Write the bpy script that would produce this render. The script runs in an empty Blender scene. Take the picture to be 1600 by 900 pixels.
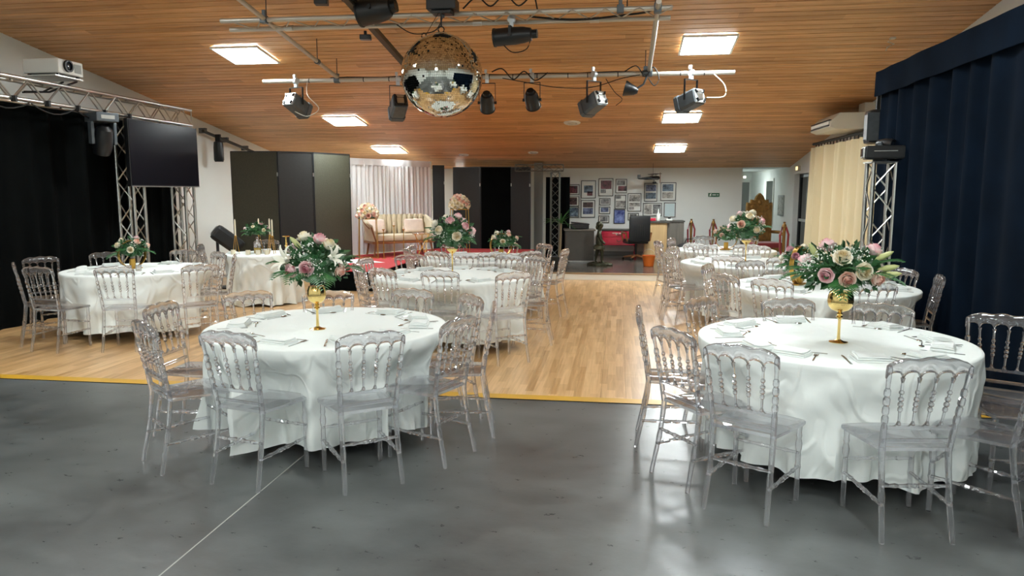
import bpy, bmesh, math, random
from mathutils import Vector, Matrix
PI = math.pi
rnd = random.Random(7)
sc = bpy.context.scene
C = bpy.context.collection

# ------------------------------------------------------------------ camera, world, exposure
cam = bpy.data.cameras.new('camera')
cam.sensor_width = 36.0
cam.lens = 36.0 * 1150.0 / 1600.0
cam.clip_start = 0.05
cam.clip_end = 100
co = bpy.data.objects.new('camera', cam)
C.objects.link(co)
co.location = (0, 0, 1.7)
co.rotation_euler = (math.radians(90 - 7.431), 0, math.radians(8.194))
sc.camera = co
w = bpy.data.worlds.new('world')
sc.world = w
w.use_nodes = True
w.node_tree.nodes['Background'].inputs[0].default_value = (0.8, 0.9, 1.0, 1)
w.node_tree.nodes['Background'].inputs[1].default_value = 0.02
sc.view_settings.view_transform = 'Standard'
sc.view_settings.look = 'None'
sc.view_settings.gamma = 1.0
sc.view_settings.use_curve_mapping = False
sc.view_settings.exposure = 0.85
sc.cycles.max_bounces = 16
sc.cycles.transmission_bounces = 14
sc.cycles.transparent_max_bounces = 48
sc.cycles.glossy_bounces = 4
sc.cycles.diffuse_bounces = 8
sc.cycles.sample_clamp_indirect = 6.0
LAMP = 40.0          # strength of the ceiling panels

# room: left wall X=-8.1, right wall X=4.1, back wall Y=18.9; ceiling z = CZ - CS*Y
XL, XR, YB, YF = -8.1, 4.1, 18.9, -7.0
CZ, CS = 5.13, 0.15
def ceil_z(y): return CZ - CS * y

# ------------------------------------------------------------------ materials
def lin(h):
    h = h.lstrip('#')
    o = []
    for i in (0, 2, 4):
        c = int(h[i:i+2], 16) / 255.0
        o.append(c / 12.92 if c <= 0.04045 else ((c + 0.055) / 1.055) ** 2.4)
    return o
def newmat(name):
    m = bpy.data.materials.new(name)
    m.use_nodes = True
    nt = m.node_tree
    return m, nt, nt.nodes['Principled BSDF']
def col4(c): return (c[0], c[1], c[2], 1)
def mat(name, c, rough=0.5, metal=0.0, var=0.0, scale=8.0, stretch=(1, 1, 1), bump=0.0, bscale=None, coat=0.0, sheen=0.0, spec=None, trans=0.0, rnd_obj=0.0):
    """Principled with optional noise variation of the colour and a noise bump."""
    m, nt, b = newmat(name)
    if isinstance(c, str): c = lin(c)
    N, L = nt.nodes, nt.links
    b.inputs['Base Color'].default_value = col4(c)
    b.inputs['Roughness'].default_value = rough
    b.inputs['Metallic'].default_value = metal
    if coat: b.inputs['Coat Weight'].default_value = coat
    if sheen: b.inputs['Sheen Weight'].default_value = sheen
    if spec is not None: b.inputs['Specular IOR Level'].default_value = spec
    if trans: b.inputs['Transmission Weight'].default_value = trans
    if var or bump:
        tc = N.new('ShaderNodeTexCoord'); mp = N.new('ShaderNodeMapping')
        mp.inputs['Scale'].default_value = stretch
        L.new(tc.outputs['Object'], mp.inputs['Vector'])
    if var or rnd_obj:
        rp = N.new('ShaderNodeValToRGB')
        lo = [x * (1 - max(var, rnd_obj)) for x in c]; hi = [min(1, x * (1 + max(var, rnd_obj))) for x in c]
        rp.color_ramp.elements[0].color = col4(lo); rp.color_ramp.elements[1].color = col4(hi)
        rp.color_ramp.elements[0].position = 0.25; rp.color_ramp.elements[1].position = 0.75
        if var:
            n = N.new('ShaderNodeTexNoise'); n.inputs['Scale'].default_value = scale; n.inputs['Detail'].default_value = 5
            L.new(mp.outputs[0], n.inputs['Vector']); L.new(n.outputs['Fac'], rp.inputs['Fac'])
        else:
            oi = N.new('ShaderNodeObjectInfo'); L.new(oi.outputs['Random'], rp.inputs['Fac'])
        L.new(rp.outputs[0], b.inputs['Base Color'])
    if bump:
        n2 = N.new('ShaderNodeTexNoise'); n2.inputs['Scale'].default_value = bscale or scale; n2.inputs['Detail'].default_value = 4
        L.new(mp.outputs[0], n2.inputs['Vector'])
        bp = N.new('ShaderNodeBump'); bp.inputs['Strength'].default_value = bump; bp.inputs['Distance'].default_value = 0.02
        L.new(n2.outputs['Fac'], bp.inputs['Height']); L.new(bp.outputs[0], b.inputs['Normal'])
    return m
def emis(name, c, s):
    m, nt, b = newmat(name)
    e = nt.nodes.new('ShaderNodeEmission')
    e.inputs[0].default_value = col4(c); e.inputs[1].default_value = s
    nt.links.new(e.outputs[0], nt.nodes['Material Output'].inputs[0])
    return m

def concrete():
    m, nt, b = newmat('polished_concrete'); N, L = nt.nodes, nt.links
    geo = N.new('ShaderNodeNewGeometry')
    n1 = N.new('ShaderNodeTexNoise'); n1.inputs['Scale'].default_value = 0.75; n1.inputs['Detail'].default_value = 3; n1.inputs['Roughness'].default_value = 0.55
    mp = N.new('ShaderNodeMapping'); mp.inputs['Scale'].default_value = (1.0, 1.5, 1.0); mp.inputs['Rotation'].default_value = (0, 0, 0.5)
    L.new(geo.outputs['Position'], mp.inputs['Vector']); L.new(mp.outputs[0], n1.inputs['Vector'])
    n2 = N.new('ShaderNodeTexNoise'); n2.inputs['Scale'].default_value = 9.0; n2.inputs['Detail'].default_value = 8; n2.inputs['Roughness'].default_value = 0.7
    L.new(mp.outputs[0], n2.inputs['Vector'])
    ad = N.new('ShaderNodeMath'); ad.operation = 'MULTIPLY_ADD'; ad.inputs[1].default_value = 0.30
    L.new(n2.outputs['Fac'], ad.inputs[0]); L.new(n1.outputs['Fac'], ad.inputs[2])
    r1 = N.new('ShaderNodeValToRGB'); e = r1.color_ramp.elements
    e[0].position = 0.50; e[0].color = col4([0.052, 0.056, 0.055]); e[1].position = 0.84; e[1].color = col4([0.140, 0.152, 0.150])
    L.new(ad.outputs[0], r1.inputs['Fac']); L.new(r1.outputs[0], b.inputs['Base Color'])
    mr = N.new('ShaderNodeMapRange'); mr.inputs[1].default_value = 0.3; mr.inputs[2].default_value = 0.7; mr.inputs[3].default_value = 0.26; mr.inputs[4].default_value = 0.36
    L.new(n2.outputs['Fac'], mr.inputs[0]); L.new(mr.outputs[0], b.inputs['Roughness'])
    bp = N.new('ShaderNodeBump'); bp.inputs['Strength'].default_value = 0.05; bp.inputs['Distance'].default_value = 0.01
    L.new(n2.outputs['Fac'], bp.inputs['Height']); L.new(bp.outputs[0], b.inputs['Normal'])
    return m
def wood(name, dark, light, along='X', rough=0.4, width=1.0, strips=None, coat=0.0, gs=1.0, tv=0.55):
    """Grain stretched along one axis, tone random by object and by island."""
    m, nt, b = newmat(name); N, L = nt.nodes, nt.links
    if isinstance(dark, str): dark = lin(dark)
    if isinstance(light, str): light = lin(light)
    geo = N.new('ShaderNodeNewGeometry'); oi = N.new('ShaderNodeObjectInfo')
    mp = N.new('ShaderNodeMapping'); s = {'X': (0.7, 14, 14), 'Y': (14, 0.7, 14), 'Z': (14, 14, 0.7)}[along]
    mp.inputs['Scale'].default_value = [q * gs for q in s]
    L.new(geo.outputs['Position'], mp.inputs['Vector'])
    n = N.new('ShaderNodeTexNoise'); n.inputs['Scale'].default_value = 2.2; n.inputs['Detail'].default_value = 6; n.inputs['Distortion'].default_value = 0.8
    L.new(mp.outputs[0], n.inputs['Vector'])
    ad = N.new('ShaderNodeMath'); ad.operation = 'ADD'
    L.new(oi.outputs['Random'], ad.inputs[0]); L.new(geo.outputs['Random Per Island'], ad.inputs[1])
    fr = N.new('ShaderNodeMath'); fr.operation = 'FRACT'; L.new(ad.outputs[0], fr.inputs[0])
    tone = fr.outputs[0]
    if strips:      # three narrow strips inside each board, each with its own tone
        sep = N.new('ShaderNodeSeparateXYZ'); L.new(geo.outputs['Position'], sep.inputs[0])
        vx = N.new('ShaderNodeMath'); vx.operation = 'DIVIDE'; vx.inputs[1].default_value = strips[0]; L.new(sep.outputs['X'], vx.inputs[0])
        fx = N.new('ShaderNodeMath'); fx.operation = 'FLOOR'; L.new(vx.outputs[0], fx.inputs[0])
        off = N.new('ShaderNodeMath'); off.operation = 'MULTIPLY'; off.inputs[1].default_value = 0.377; L.new(fx.outputs[0], off.inputs[0])
        vy = N.new('ShaderNodeMath'); vy.operation = 'DIVIDE'; vy.inputs[1].default_value = strips[1]; L.new(sep.outputs['Y'], vy.inputs[0])
        vy2 = N.new('ShaderNodeMath'); vy2.operation = 'ADD'; L.new(vy.outputs[0], vy2.inputs[0]); L.new(off.outputs[0], vy2.inputs[1])
        fy = N.new('ShaderNodeMath'); fy.operation = 'FLOOR'; L.new(vy2.outputs[0], fy.inputs[0])
        cb = N.new('ShaderNodeCombineXYZ'); L.new(fx.outputs[0], cb.inputs[0]); L.new(fy.outputs[0], cb.inputs[1])
        wn = N.new('ShaderNodeTexWhiteNoise'); wn.noise_dimensions = '2D'; L.new(cb.outputs[0], wn.inputs['Vector'])
        tone = wn.outputs['Value']
    m1 = N.new('ShaderNodeMath'); m1.operation = 'MULTIPLY'; m1.inputs[1].default_value = tv; L.new(tone, m1.inputs[0])
    m2 = N.new('ShaderNodeMath'); m2.operation = 'MULTIPLY_ADD'; m2.inputs[1].default_value = 0.9; L.new(n.outputs['Fac'], m2.inputs[0]); L.new(m1.outputs[0], m2.inputs[2])
    rp = N.new('ShaderNodeValToRGB'); rp.color_ramp.elements[0].position = 0.3 if tv > 0.4 else 0.2
    rp.color_ramp.elements[1].position = 1.0 if tv > 0.4 else 0.85
    rp.color_ramp.elements[0].color = col4(dark); rp.color_ramp.elements[1].color = col4(light)
    L.new(m2.outputs[0], rp.inputs['Fac']); L.new(rp.outputs[0], b.inputs['Base Color'])
    b.inputs['Roughness'].default_value = rough
    if coat: b.inputs['Coat Weight'].default_value = coat; b.inputs['Coat Roughness'].default_value = 0.2
    return m
def acrylic(name, haze=0.025):
    """Clear moulded polycarbonate: refraction with Fresnel shine; part of the light passes straight."""
    m, nt, b = newmat(name); N, L = nt.nodes, nt.links
    N.remove(b)
    g = N.new('ShaderNodeBsdfGlass'); g.inputs['IOR'].default_value = 1.58; g.inputs['Roughness'].default_value = 0.0
    g.inputs['Color'].default_value = (0.985, 0.985, 1.0, 1)
    t = N.new('ShaderNodeBsdfTransparent'); t.inputs[0].default_value = (0.985, 0.985, 1.0, 1)
    mx = N.new('ShaderNodeMixShader'); mx.inputs[0].default_value = 0.28
    L.new(g.outputs[0], mx.inputs[1]); L.new(t.outputs[0], mx.inputs[2])
    df_ = N.new('ShaderNodeBsdfDiffuse'); df_.inputs[0].default_value = (0.85, 0.86, 0.9, 1)     # faint scatter of moulded plastic
    gl = N.new('ShaderNodeBsdfGlossy'); gl.inputs['Roughness'].default_value = 0.06
    m0 = N.new('ShaderNodeMixShader'); m0.inputs[0].default_value = 0.05
    L.new(mx.outputs[0], m0.inputs[1]); L.new(gl.outputs[0], m0.inputs[2])
    m2 = N.new('ShaderNodeMixShader'); m2.inputs[0].default_value = haze
    L.new(m0.outputs[0], m2.inputs[1]); L.new(df_.outputs[0], m2.inputs[2])
    L.new(m2.outputs[0], N['Material Output'].inputs[0])
    return m
def photo_print(name, a, b_, scale=9.0):
    m, nt, b = newmat(name); N, L = nt.nodes, nt.links
    tc = N.new('ShaderNodeNewGeometry'); n = N.new('ShaderNodeTexNoise'); n.inputs['Scale'].default_value = scale; n.inputs['Detail'].default_value = 6; n.inputs['Roughness'].default_value = 0.75
    L.new(tc.outputs['Position'], n.inputs['Vector'])
    rp = N.new('ShaderNodeValToRGB'); e = rp.color_ramp.elements
    e[0].position = 0.38; e[0].color = col4(lin(a)); e[1].position = 0.68; e[1].color = col4(lin(b_))
    L.new(n.outputs['Fac'], rp.inputs['Fac']); L.new(rp.outputs[0], b.inputs['Base Color'])
    b.inputs['Roughness'].default_value = 0.25
    return m

def linen():
    """White cloth with pressed creases: thin ridges where a warped noise crosses its mid value."""
    m, nt, b = newmat('white_tablecloth'); N, L = nt.nodes, nt.links
    b.inputs['Base Color'].default_value = col4(lin('#e9efec')); b.inputs['Roughness'].default_value = 0.75
    geo = N.new('ShaderNodeNewGeometry'); prev = None
    for sc_, st, wd in ((1.7, (1.0, 1.0, 0.8), 0.035), (3.1, (1.2, 0.9, 0.7), 0.05)):
        mp = N.new('ShaderNodeMapping'); mp.inputs['Scale'].default_value = st; mp.inputs['Rotation'].default_value = (0.4*sc_, 0.3, 0.2*sc_)
        L.new(geo.outputs['Position'], mp.inputs['Vector'])
        n = N.new('ShaderNodeTexNoise'); n.inputs['Scale'].default_value = sc_; n.inputs['Detail'].default_value = 1.5; n.inputs['Distortion'].default_value = 0.4
        L.new(mp.outputs[0], n.inputs['Vector'])
        a = N.new('ShaderNodeMath'); a.operation = 'SUBTRACT'; a.inputs[1].default_value = 0.5; L.new(n.outputs['Fac'], a.inputs[0])
        ab = N.new('ShaderNodeMath'); ab.operation = 'ABSOLUTE'; L.new(a.outputs[0], ab.inputs[0])
        mr = N.new('ShaderNodeMapRange'); mr.interpolation_type = 'SMOOTHSTEP'; mr.inputs[1].default_value = 0.0; mr.inputs[2].default_value = wd; mr.inputs[3].default_value = 1.0; mr.inputs[4].default_value = 0.0
        L.new(ab.outputs[0], mr.inputs[0])
        if prev is None: prev = mr.outputs[0]
        else:
            ad = N.new('ShaderNodeMath'); ad.operation = 'ADD'; L.new(prev, ad.inputs[0]); L.new(mr.outputs[0], ad.inputs[1]); prev = ad.outputs[0]
    # creases show on the hanging cloth, the table top is smoothed flat
    sep = N.new('ShaderNodeSeparateXYZ'); L.new(geo.outputs['Position'], sep.inputs[0])
    mz = N.new('ShaderNodeMapRange'); mz.inputs[1].default_value = 0.70; mz.inputs[2].default_value = 0.757; mz.inputs[3].default_value = 1.0; mz.inputs[4].default_value = 0.15
    L.new(sep.outputs['Z'], mz.inputs[0])
    mu = N.new('ShaderNodeMath'); mu.operation = 'MULTIPLY'; L.new(prev, mu.inputs[0]); L.new(mz.outputs[0], mu.inputs[1])
    bp = N.new('ShaderNodeBump'); bp.inputs['Strength'].default_value = 0.55; bp.inputs['Distance'].default_value = 0.012
    L.new(mu.outputs[0], bp.inputs['Height']); L.new(bp.outputs[0], b.inputs['Normal'])
    return m

M = dict(
    concrete=concrete(),
    joint=mat('joint_filler', '#a8aaa4', 0.7),
    parquet=wood('parquet', '#a8804e', '#dcb684', 'Y', 0.3, strips=(0.07, 0.55), tv=0.42),
    pine=wood('ceiling_pine', '#96632f', '#efbb80', 'X', 0.42, tv=0.25),
    yellow=mat('yellow_trim', '#c79a2c', 0.4, var=0.12, scale=3),
    groove=mat('groove_dark', '#140d07', 0.9),
    white_wall=mat('white_paint', '#e6eae6', 0.8, var=0.03, scale=1.2, bump=0.05, bscale=40),
    grey_wall=mat('grey_paint', '#8d928f', 0.7),
    slab=mat('dark_platform_floor', '#4a443e', 0.22, var=0.35, scale=2.5),
    riser=mat('white_riser', '#e2e4de', 0.5),
    brown_edge=mat('platform_nosing', '#8a6c48', 0.4),
    acrylic=acrylic('clear_acrylic'),
    cloth=linen(),
    napkin=mat('napkin', '#e6ebe9', 0.8, bump=0.1, bscale=60),
    steel=mat('cutlery_steel', '#c4c7c6', 0.16, 1.0),
    alu=mat('aluminium', '#c9cac6', 0.32, 1.0, var=0.08, scale=20),
    aludull=mat('dull_aluminium', '#5f615d', 0.5, 0.8),
    alupaint=mat('pale_pipe', '#bdbab0', 0.4, 0.55, var=0.1, scale=6),
    brownpipe=mat('dark_beam', '#4a4234', 0.5, 0.3),
    black=mat('black_metal', '#0d0f11', 0.45, 0.2),
    blackp=mat('black_plastic', '#121416', 0.4),
    housing=mat('spot_housing', '#50575c', 0.42, 0.3, var=0.15, scale=15),
    rearplate=mat('spot_rear_plate', '#c6cdd0', 0.35, 0.3),
    cable=mat('cable_rubber', '#0c0b0b', 0.6),
    wcable=mat('white_cable', '#b9b6a8', 0.5),
    lens=mat('lens_glass', '#2a3440', 0.05, 0.0, coat=1.0),
    panel=emis('lamp_diffuser', (0.925, 0.995, 1.0), LAMP),
    lampframe=mat('lamp_frame', '#dadcd6', 0.5),
    mirror=mat('mirror_tile', '#d8d9d2', 0.03, 1.0),
    core=mat('ball_core', '#141312', 0.7),
    gold=mat('polished_gold', '#f3d48a', 0.16, 1.0),
    goldm=mat('gold_paint', '#c39a4a', 0.3, 0.9),
    goldwood=mat('carved_gilt_wood', '#7d5c2c', 0.42, 0.5, var=0.4, scale=14, bump=0.6, bscale=26),
    rose=mat('pink_petal', '#f0cdcf', 0.6, rnd_obj=0.14),
    roseheart=mat('deep_pink_petal', '#d58d9c', 0.6),
    cream_rose=mat('cream_petal', '#f6efdc', 0.6, rnd_obj=0.10),
    peach=mat('peach_petal', '#f2d6c0', 0.6, rnd_obj=0.14),
    lily=mat('lily_petal', '#f0efe2', 0.5),
    bud=mat('lily_bud', '#c3c98a', 0.5),
    leaf=mat('leaf_green', '#2c5a31', 0.45, var=0.4, scale=12),
    palm=mat('palm_leaf', '#37713a', 0.4, var=0.3, scale=10),
    eucal=mat('eucalyptus', '#5d7a63', 0.55, var=0.25, scale=12),
    white_bud=mat('baby_breath', '#f2f3ec', 0.6),
    navy=mat('navy_velvet', '#0a1420', 0.95, var=0.3, scale=3, spec=0.05),
    blackcloth=mat('black_velvet', '#080a0a', 0.95, var=0.3, scale=3, spec=0.05),
    cream=mat('cream_curtain', '#e2d6b2', 0.85),
    drape=mat('white_drape', '#eceeef', 0.8),
    screen=mat('tv_screen', '#141318', 0.25, spec=0.04),
    projwhite=mat('projector_white', '#c9cac4', 0.45),
    weave=mat('olive_wicker', '#3a3a2c', 0.6, var=0.25, scale=60, bump=0.5, bscale=110),
    weave_dark=mat('dark_and_shaded_panel', '#1d1d1b', 0.7, var=0.2, scale=30),  # own tone of the dark screens; painted shade on one wicker leaf
    sofa=mat('cream_velvet', '#cfc3a6', 0.7, var=0.06, scale=6, sheen=0.3),
    pillow=mat('pink_pillow', '#ecd9cc', 0.8, var=0.1, scale=10),
    red=mat('red_carpet', '#b3393c', 0.95, var=0.1, scale=30),
    dgrey=mat('grey_laminate', '#46443f', 0.5, var=0.08, scale=10),
    oak=wood('oak_counter', '#a5865a', '#c9ab7c', 'Z', 0.45),
    grey_oak=wood('grey_oak', '#55514a', '#77726a', 'Z', 0.5),
    redpaint=mat('red_lacquer', '#b81f3a', 0.22, coat=0.5),
    bronze=mat('bronze', '#3a3a2a', 0.42, 0.6, var=0.4, scale=20),
    orange=mat('orange_plastic', '#c8641c', 0.4),
    leather=mat('black_leather', '#101317', 0.4, bump=0.2, bscale=80),
    armwood=mat('chair_arm_wood', '#8a5a34', 0.4),
    paper=mat('white_mat', '#e4e6e0', 0.7),
    fblack=mat('frame_black', '#1b1d20', 0.4),
    ph_dark=photo_print('print_dark', '#141214', '#7a5a58'),
    ph_grey=photo_print('print_grey', '#26282c', '#b6b6b4'),
    ph_pale=photo_print('print_pale', '#55524e', '#e0dcd4', 12),
    ph_blue=photo_print('print_blue', '#1c2340', '#9aa6cc'),
    ph_poster=photo_print('print_blueposter', '#27337a', '#8fa3dc', 5),
    ph_sky=photo_print('print_skyline', '#23303e', '#8fa4b8'),
    ph_red=photo_print('print_red', '#1d1416', '#8c4650'),
    ph_ice=mat('print_certificate', '#cbdfe2', 0.4),
    green=mat('exit_green', '#175a3c', 0.5),
    signwhite=mat('sign_white', '#e8ece6', 0.5),
    exitlamp=emis('exit_lamp', (1.0, 0.97, 0.9), 2.5),
    amber=emis('amber_lamp', (1.0, 0.72, 0.30), 1.2),
    glassdark=mat('night_glass', '#0c1614', 0.06, spec=0.6),
    doorgrey=mat('door_grey', '#6c6f6b', 0.5),
    candle=mat('candle_wax', '#e8dfc6', 0.5),
    vglass=acrylic('vase_glass'),
    oil=mat('yellow_liquid', '#c8a93c', 0.2),
    velvetred=mat('red_velvet', '#7d1a22', 0.8, sheen=0.4),
    soil=mat('pot_black', '#15140f', 0.7),
    acwhite=mat('ac_white', '#cfcdbf', 0.5),
    trunk=mat('trunk', '#6b604a', 0.8),
)

# ------------------------------------------------------------------ geometry helpers
class MB:
    def __init__(s): s.v = []; s.f = []
    def add(s, verts, faces, T=None):
        o = len(s.v)
        s.v += [tuple(T @ Vector(p)) if T is not None else tuple(p) for p in verts]
        s.f += [tuple(i + o for i in f) for f in faces]
        return s
    def box(s, c, d, T=None):
        x, y, z = c; a, b, h = d[0]/2, d[1]/2, d[2]/2
        vs = [(x-a,y-b,z-h),(x+a,y-b,z-h),(x+a,y+b,z-h),(x-a,y+b,z-h),(x-a,y-b,z+h),(x+a,y-b,z+h),(x+a,y+b,z+h),(x-a,y+b,z+h)]
        return s.add(vs, [(0,3,2,1),(4,5,6,7),(0,1,5,4),(1,2,6,5),(2,3,7,6),(3,0,4,7)], T)
    def lathe(s, prof, n=12, T=None, cap=True):
        vs, fs = [], []
        for r, z in prof:
            for i in range(n):
                a = 2*PI*i/n; vs.append((r*math.cos(a), r*math.sin(a), z))
        m = len(prof)
        for j in range(m-1):
            for i in range(n):
                k = (i+1) % n
                fs.append((j*n+i, j*n+k, (j+1)*n+k, (j+1)*n+i))
        if cap:
            fs.append(tuple(reversed(range(n)))); fs.append(tuple(range((m-1)*n, m*n)))
        return s.add(vs, fs, T)
    def seg(s, a, b, prof, n=10):
        """Lathe profile (t, r) along the segment a-b."""
        a, b = Vector(a), Vector(b); d = b - a; Ln = d.length
        q = d.to_track_quat('Z', 'Y').to_matrix().to_4x4()
        return s.lathe([(r, t*Ln) for t, r in prof], n, Matrix.Translation(a) @ q)
    def tube(s, pts, r, n=8):
        pts = [Vector(p) for p in pts]; rings = []
        for i, p in enumerate(pts):
            d = (pts[min(i+1, len(pts)-1)] - pts[max(i-1, 0)]).normalized()
            up = Vector((0,0,1)) if abs(d.z) < 0.95 else Vector((1,0,0))
            x = d.cross(up).normalized(); y = x.cross(d).normalized()
            rr = r[i] if isinstance(r, (list, tuple)) else r
            rings.append([tuple(p + x*rr*math.cos(2*PI*k/n) + y*rr*math.sin(2*PI*k/n)) for k in range(n)])
        vs = [v for R in rings for v in R]; fs = []
        for j in range(len(rings)-1):
            for k in range(n):
                l = (k+1) % n
                fs.append((j*n+k, (j+1)*n+k, (j+1)*n+l, j*n+l))
        fs.append(tuple(range(n))); fs.append(tuple(reversed(range((len(rings)-1)*n, len(rings)*n))))
        return s.add(vs, fs)
    def prism(s, poly, z0, z1, T=None):
        n = len(poly)
        vs = [(x, y, z0) for x, y in poly] + [(x, y, z1) for x, y in poly]
        fs = [tuple(reversed(range(n))), tuple(range(n, 2*n))] + [(i, (i+1) % n, n+(i+1) % n, n+i) for i in range(n)]
        return s.add(vs, fs, T)
    def strip(s, top, bot, y0, y1, T=None):
        """Slab between two xz polylines of equal length, from y0 to y1."""
        n = len(top)
        vs = []
        for y in (y0, y1):
            vs += [(x, y, z) for x, z in top] + [(x, y, z) for x, z in bot]
        fs = []
        for i in range(n-1):
            fs += [(i, n+i, n+i+1, i+1), (2*n+i, 2*n+i+1, 3*n+i+1, 3*n+i), (i, i+1, 2*n+i+1, 2*n+i), (n+i, 3*n+i, 3*n+i+1, n+i+1)]
        fs += [(0, 2*n, 3*n, n), (n-1, 2*n-1, 4*n-1, 3*n-1)]
        return s.add(vs, fs, T)
    def sphere(s, c, r, nu=12, nv=8, T=None):
        rx, ry, rz = r if isinstance(r, (tuple, list)) else (r, r, r)
        vs = [(c[0], c[1], c[2]-rz)]
        for j in range(1, nv):
            t = -PI/2 + PI*j/nv
            for i in range(nu):
                a = 2*PI*i/nu
                vs.append((c[0]+rx*math.cos(t)*math.cos(a), c[1]+ry*math.cos(t)*math.sin(a), c[2]+rz*math.sin(t)))
        vs.append((c[0], c[1], c[2]+rz)); fs = []
        for i in range(nu): fs.append((0, 1+(i+1) % nu, 1+i))
        for j in range(nv-2):
            for i in range(nu):
                k = (i+1) % nu
                fs.append((1+j*nu+i, 1+j*nu+k, 1+(j+1)*nu+k, 1+(j+1)*nu+i))
        t = 1+(nv-2)*nu
        for i in range(nu): fs.append((t+i, t+(i+1) % nu, t+nu))
        return s.add(vs, fs, T)
    def grid(s, fn, nu, nv, T=None, wrap=False):
        vs = [fn(i/(nu if wrap else nu-1), j/(nv-1)) for j in range(nv) for i in range(nu)]; fs = []
        for j in range(nv-1):
            for i in range(nu if wrap else nu-1):
                k = (i+1) % nu
                fs.append((j*nu+i, j*nu+k, (j+1)*nu+k, (j+1)*nu+i))
        return s.add(vs, fs, T)
    def mesh(s, name, material, smooth=35, bevel=0.0):
        me = bpy.data.meshes.new(name)
        me.from_pydata(s.v, [], s.f)
        if bevel:
            bm = bmesh.new(); bm.from_mesh(me)
            bmesh.ops.bevel(bm, geom=[e for e in bm.edges if e.is_manifold and e.calc_face_angle(0) > 0.6], offset=bevel, segments=2, affect='EDGES', profile=0.6)
            bm.to_mesh(me); bm.free()
        me.materials.append(M[material] if isinstance(material, str) else material)
        if smooth:
            me.polygons.foreach_set('use_smooth', [True] * len(me.polygons))
            me.set_sharp_from_angle(angle=math.radians(smooth))
        me.update()
        return me
def link(name, me, parent=None, loc=None, rot=None, scale=None):
    o = bpy.data.objects.new(name, me)
    C.objects.link(o)
    if parent is not None: o.parent = parent
    if loc is not None: o.location = loc
    if rot is not None: o.rotation_euler = rot
    if scale is not None: o.scale = scale
    return o
def part(name, mb, material, parent, smooth=35, bevel=0.0, **k):
    return link(name, mb.mesh(name, material, smooth, bevel), parent, **k)
def tag(o, label, cat, group=None):
    o['label'] = label; o['category'] = cat
    if group: o['group'] = group
    return o
def thing(name, label, cat, loc=(0,0,0), rz=0.0, group=None):
    o = bpy.data.objects.new(name, None); C.objects.link(o)
    o.empty_display_size = 0.1
    o.location = loc; o.rotation_euler = (0, 0, rz)
    return tag(o, label, cat, group)
def struct(name, mb, material, parent=None, smooth=0, **k):
    o = part(name, mb, material, parent, smooth, **k)
    if parent is None: o['kind'] = 'structure'
    return o
_unit = {}
def rod(name, a, b, r, material, parent, n=10):
    """A straight round bar from a to b (coordinates local to the parent); alike bars share one mesh."""
    key = (material, n)
    if key not in _unit:
        _unit[key] = MB().lathe([(1, 0), (1, 1)], n).mesh('bar', material, 40)
    a, b = Vector(a), Vector(b); d = b - a
    o = link(name, _unit[key], parent)
    o.rotation_mode = 'QUATERNION'
    o.location = a; o.rotation_quaternion = d.to_track_quat('Z', 'Y'); o.scale = (r, r, d.length)
    return o
def curtain_mesh(a, b, z0, z1, amp, wave, nz=8, seed=0, flare=0.3, res=8):
    """Hanging pleated cloth along the floor line a-b: two skins so that it has thickness."""
    r = random.Random(seed)
    a, b = Vector((a[0], a[1], 0)), Vector((b[0], b[1], 0)); d = (b - a); Ln = d.length; d.normalize(); nrm = Vector((-d.y, d.x, 0))
    n = max(8, int(Ln / wave * res)); ph = [r.uniform(0, 6.28) for _ in range(6)]
    mb = MB()
    def at(u, v, off):
        s = u * Ln
        w1 = math.sin(2*PI*s/wave + ph[0] + 0.9*math.sin(2*PI*s/(wave*4.3) + ph[1]))
        w2 = 0.45*math.sin(2*PI*s/(wave*1.7) + ph[2] + 0.5*v)
        k = amp * (0.75 + flare*(1-v)) * (w1 + w2) * (0.8 + 0.3*math.sin(s*1.3 + ph[3]))
        z = z0 + (z1-z0)*v
        p = a + d*s + nrm*(k + off)
        return (p.x, p.y, z)
    mb.grid(lambda u, v: at(u, v, 0.006), n, nz)
    o = len(mb.v)
    mb.grid(lambda u, v: at(u, v, -0.006), n, nz)
    mb.f[-(n-1)*(nz-1):] = [tuple(reversed(f)) for f in mb.f[-(n-1)*(nz-1):]]
    return mb

# ------------------------------------------------------------------ structure
# concrete floor
fl = struct('floor', MB().box(((XL+XR)/2, (YF+5.86)/2, -0.06), (XR-XL+0.3, 5.86-YF, 0.12)), 'concrete')
fl['label'] = 'polished grey concrete floor with blotches'
part('joint', MB().box((-2.0, (YF+5.86)/2, 0.0003), (0.007, 5.86-YF, 0.0012)), 'joint', fl, 0)
# dance floor boards
df = struct('floor_dance', MB().box(((XL+XR)/2, (5.86+YB)/2, -0.05), (XR-XL+0.3, YB-5.86, 0.076)), 'groove')
df['label'] = 'pale strip parquet dance floor'
PW, PLN = 0.21, 1.66
pm = MB().box((0, 0, -0.006), (PW-0.0015, PLN-0.0015, 0.012)).mesh('plank', 'parquet', 0)
ncol = int((XR-XL)/PW)+1
count = 0; rest = MB()
for row in range(0, 9):
    for c in range(ncol):
        x = XL + PW*(c+0.5)
        y0 = 6.0 + PLN*row - (PLN*(0.5 if c % 2 else 0.0))
        ya, yb = max(6.0, y0), min(YB, y0+PLN)
        if yb-ya < 0.05 or x > XR+0.05: continue
        px = 800 + 1150*((x*0.99+ya*0.143)/(max(0.1, ya*0.98-x*0.14)))
        if count < 296 and row <= 5 and -60 < px < 1660:
            link('plank', pm, df, loc=(x, (ya+yb)/2, 0), scale=(1, (yb-ya)/PLN, 1)); count += 1
        else:
            rest.box((x, (ya+yb)/2, -0.006), (PW-0.0015, yb-ya-0.0015, 0.012))
r_ = part('planks_beyond', rest, 'parquet', df, 0); r_['kind'] = 'stuff'
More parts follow.
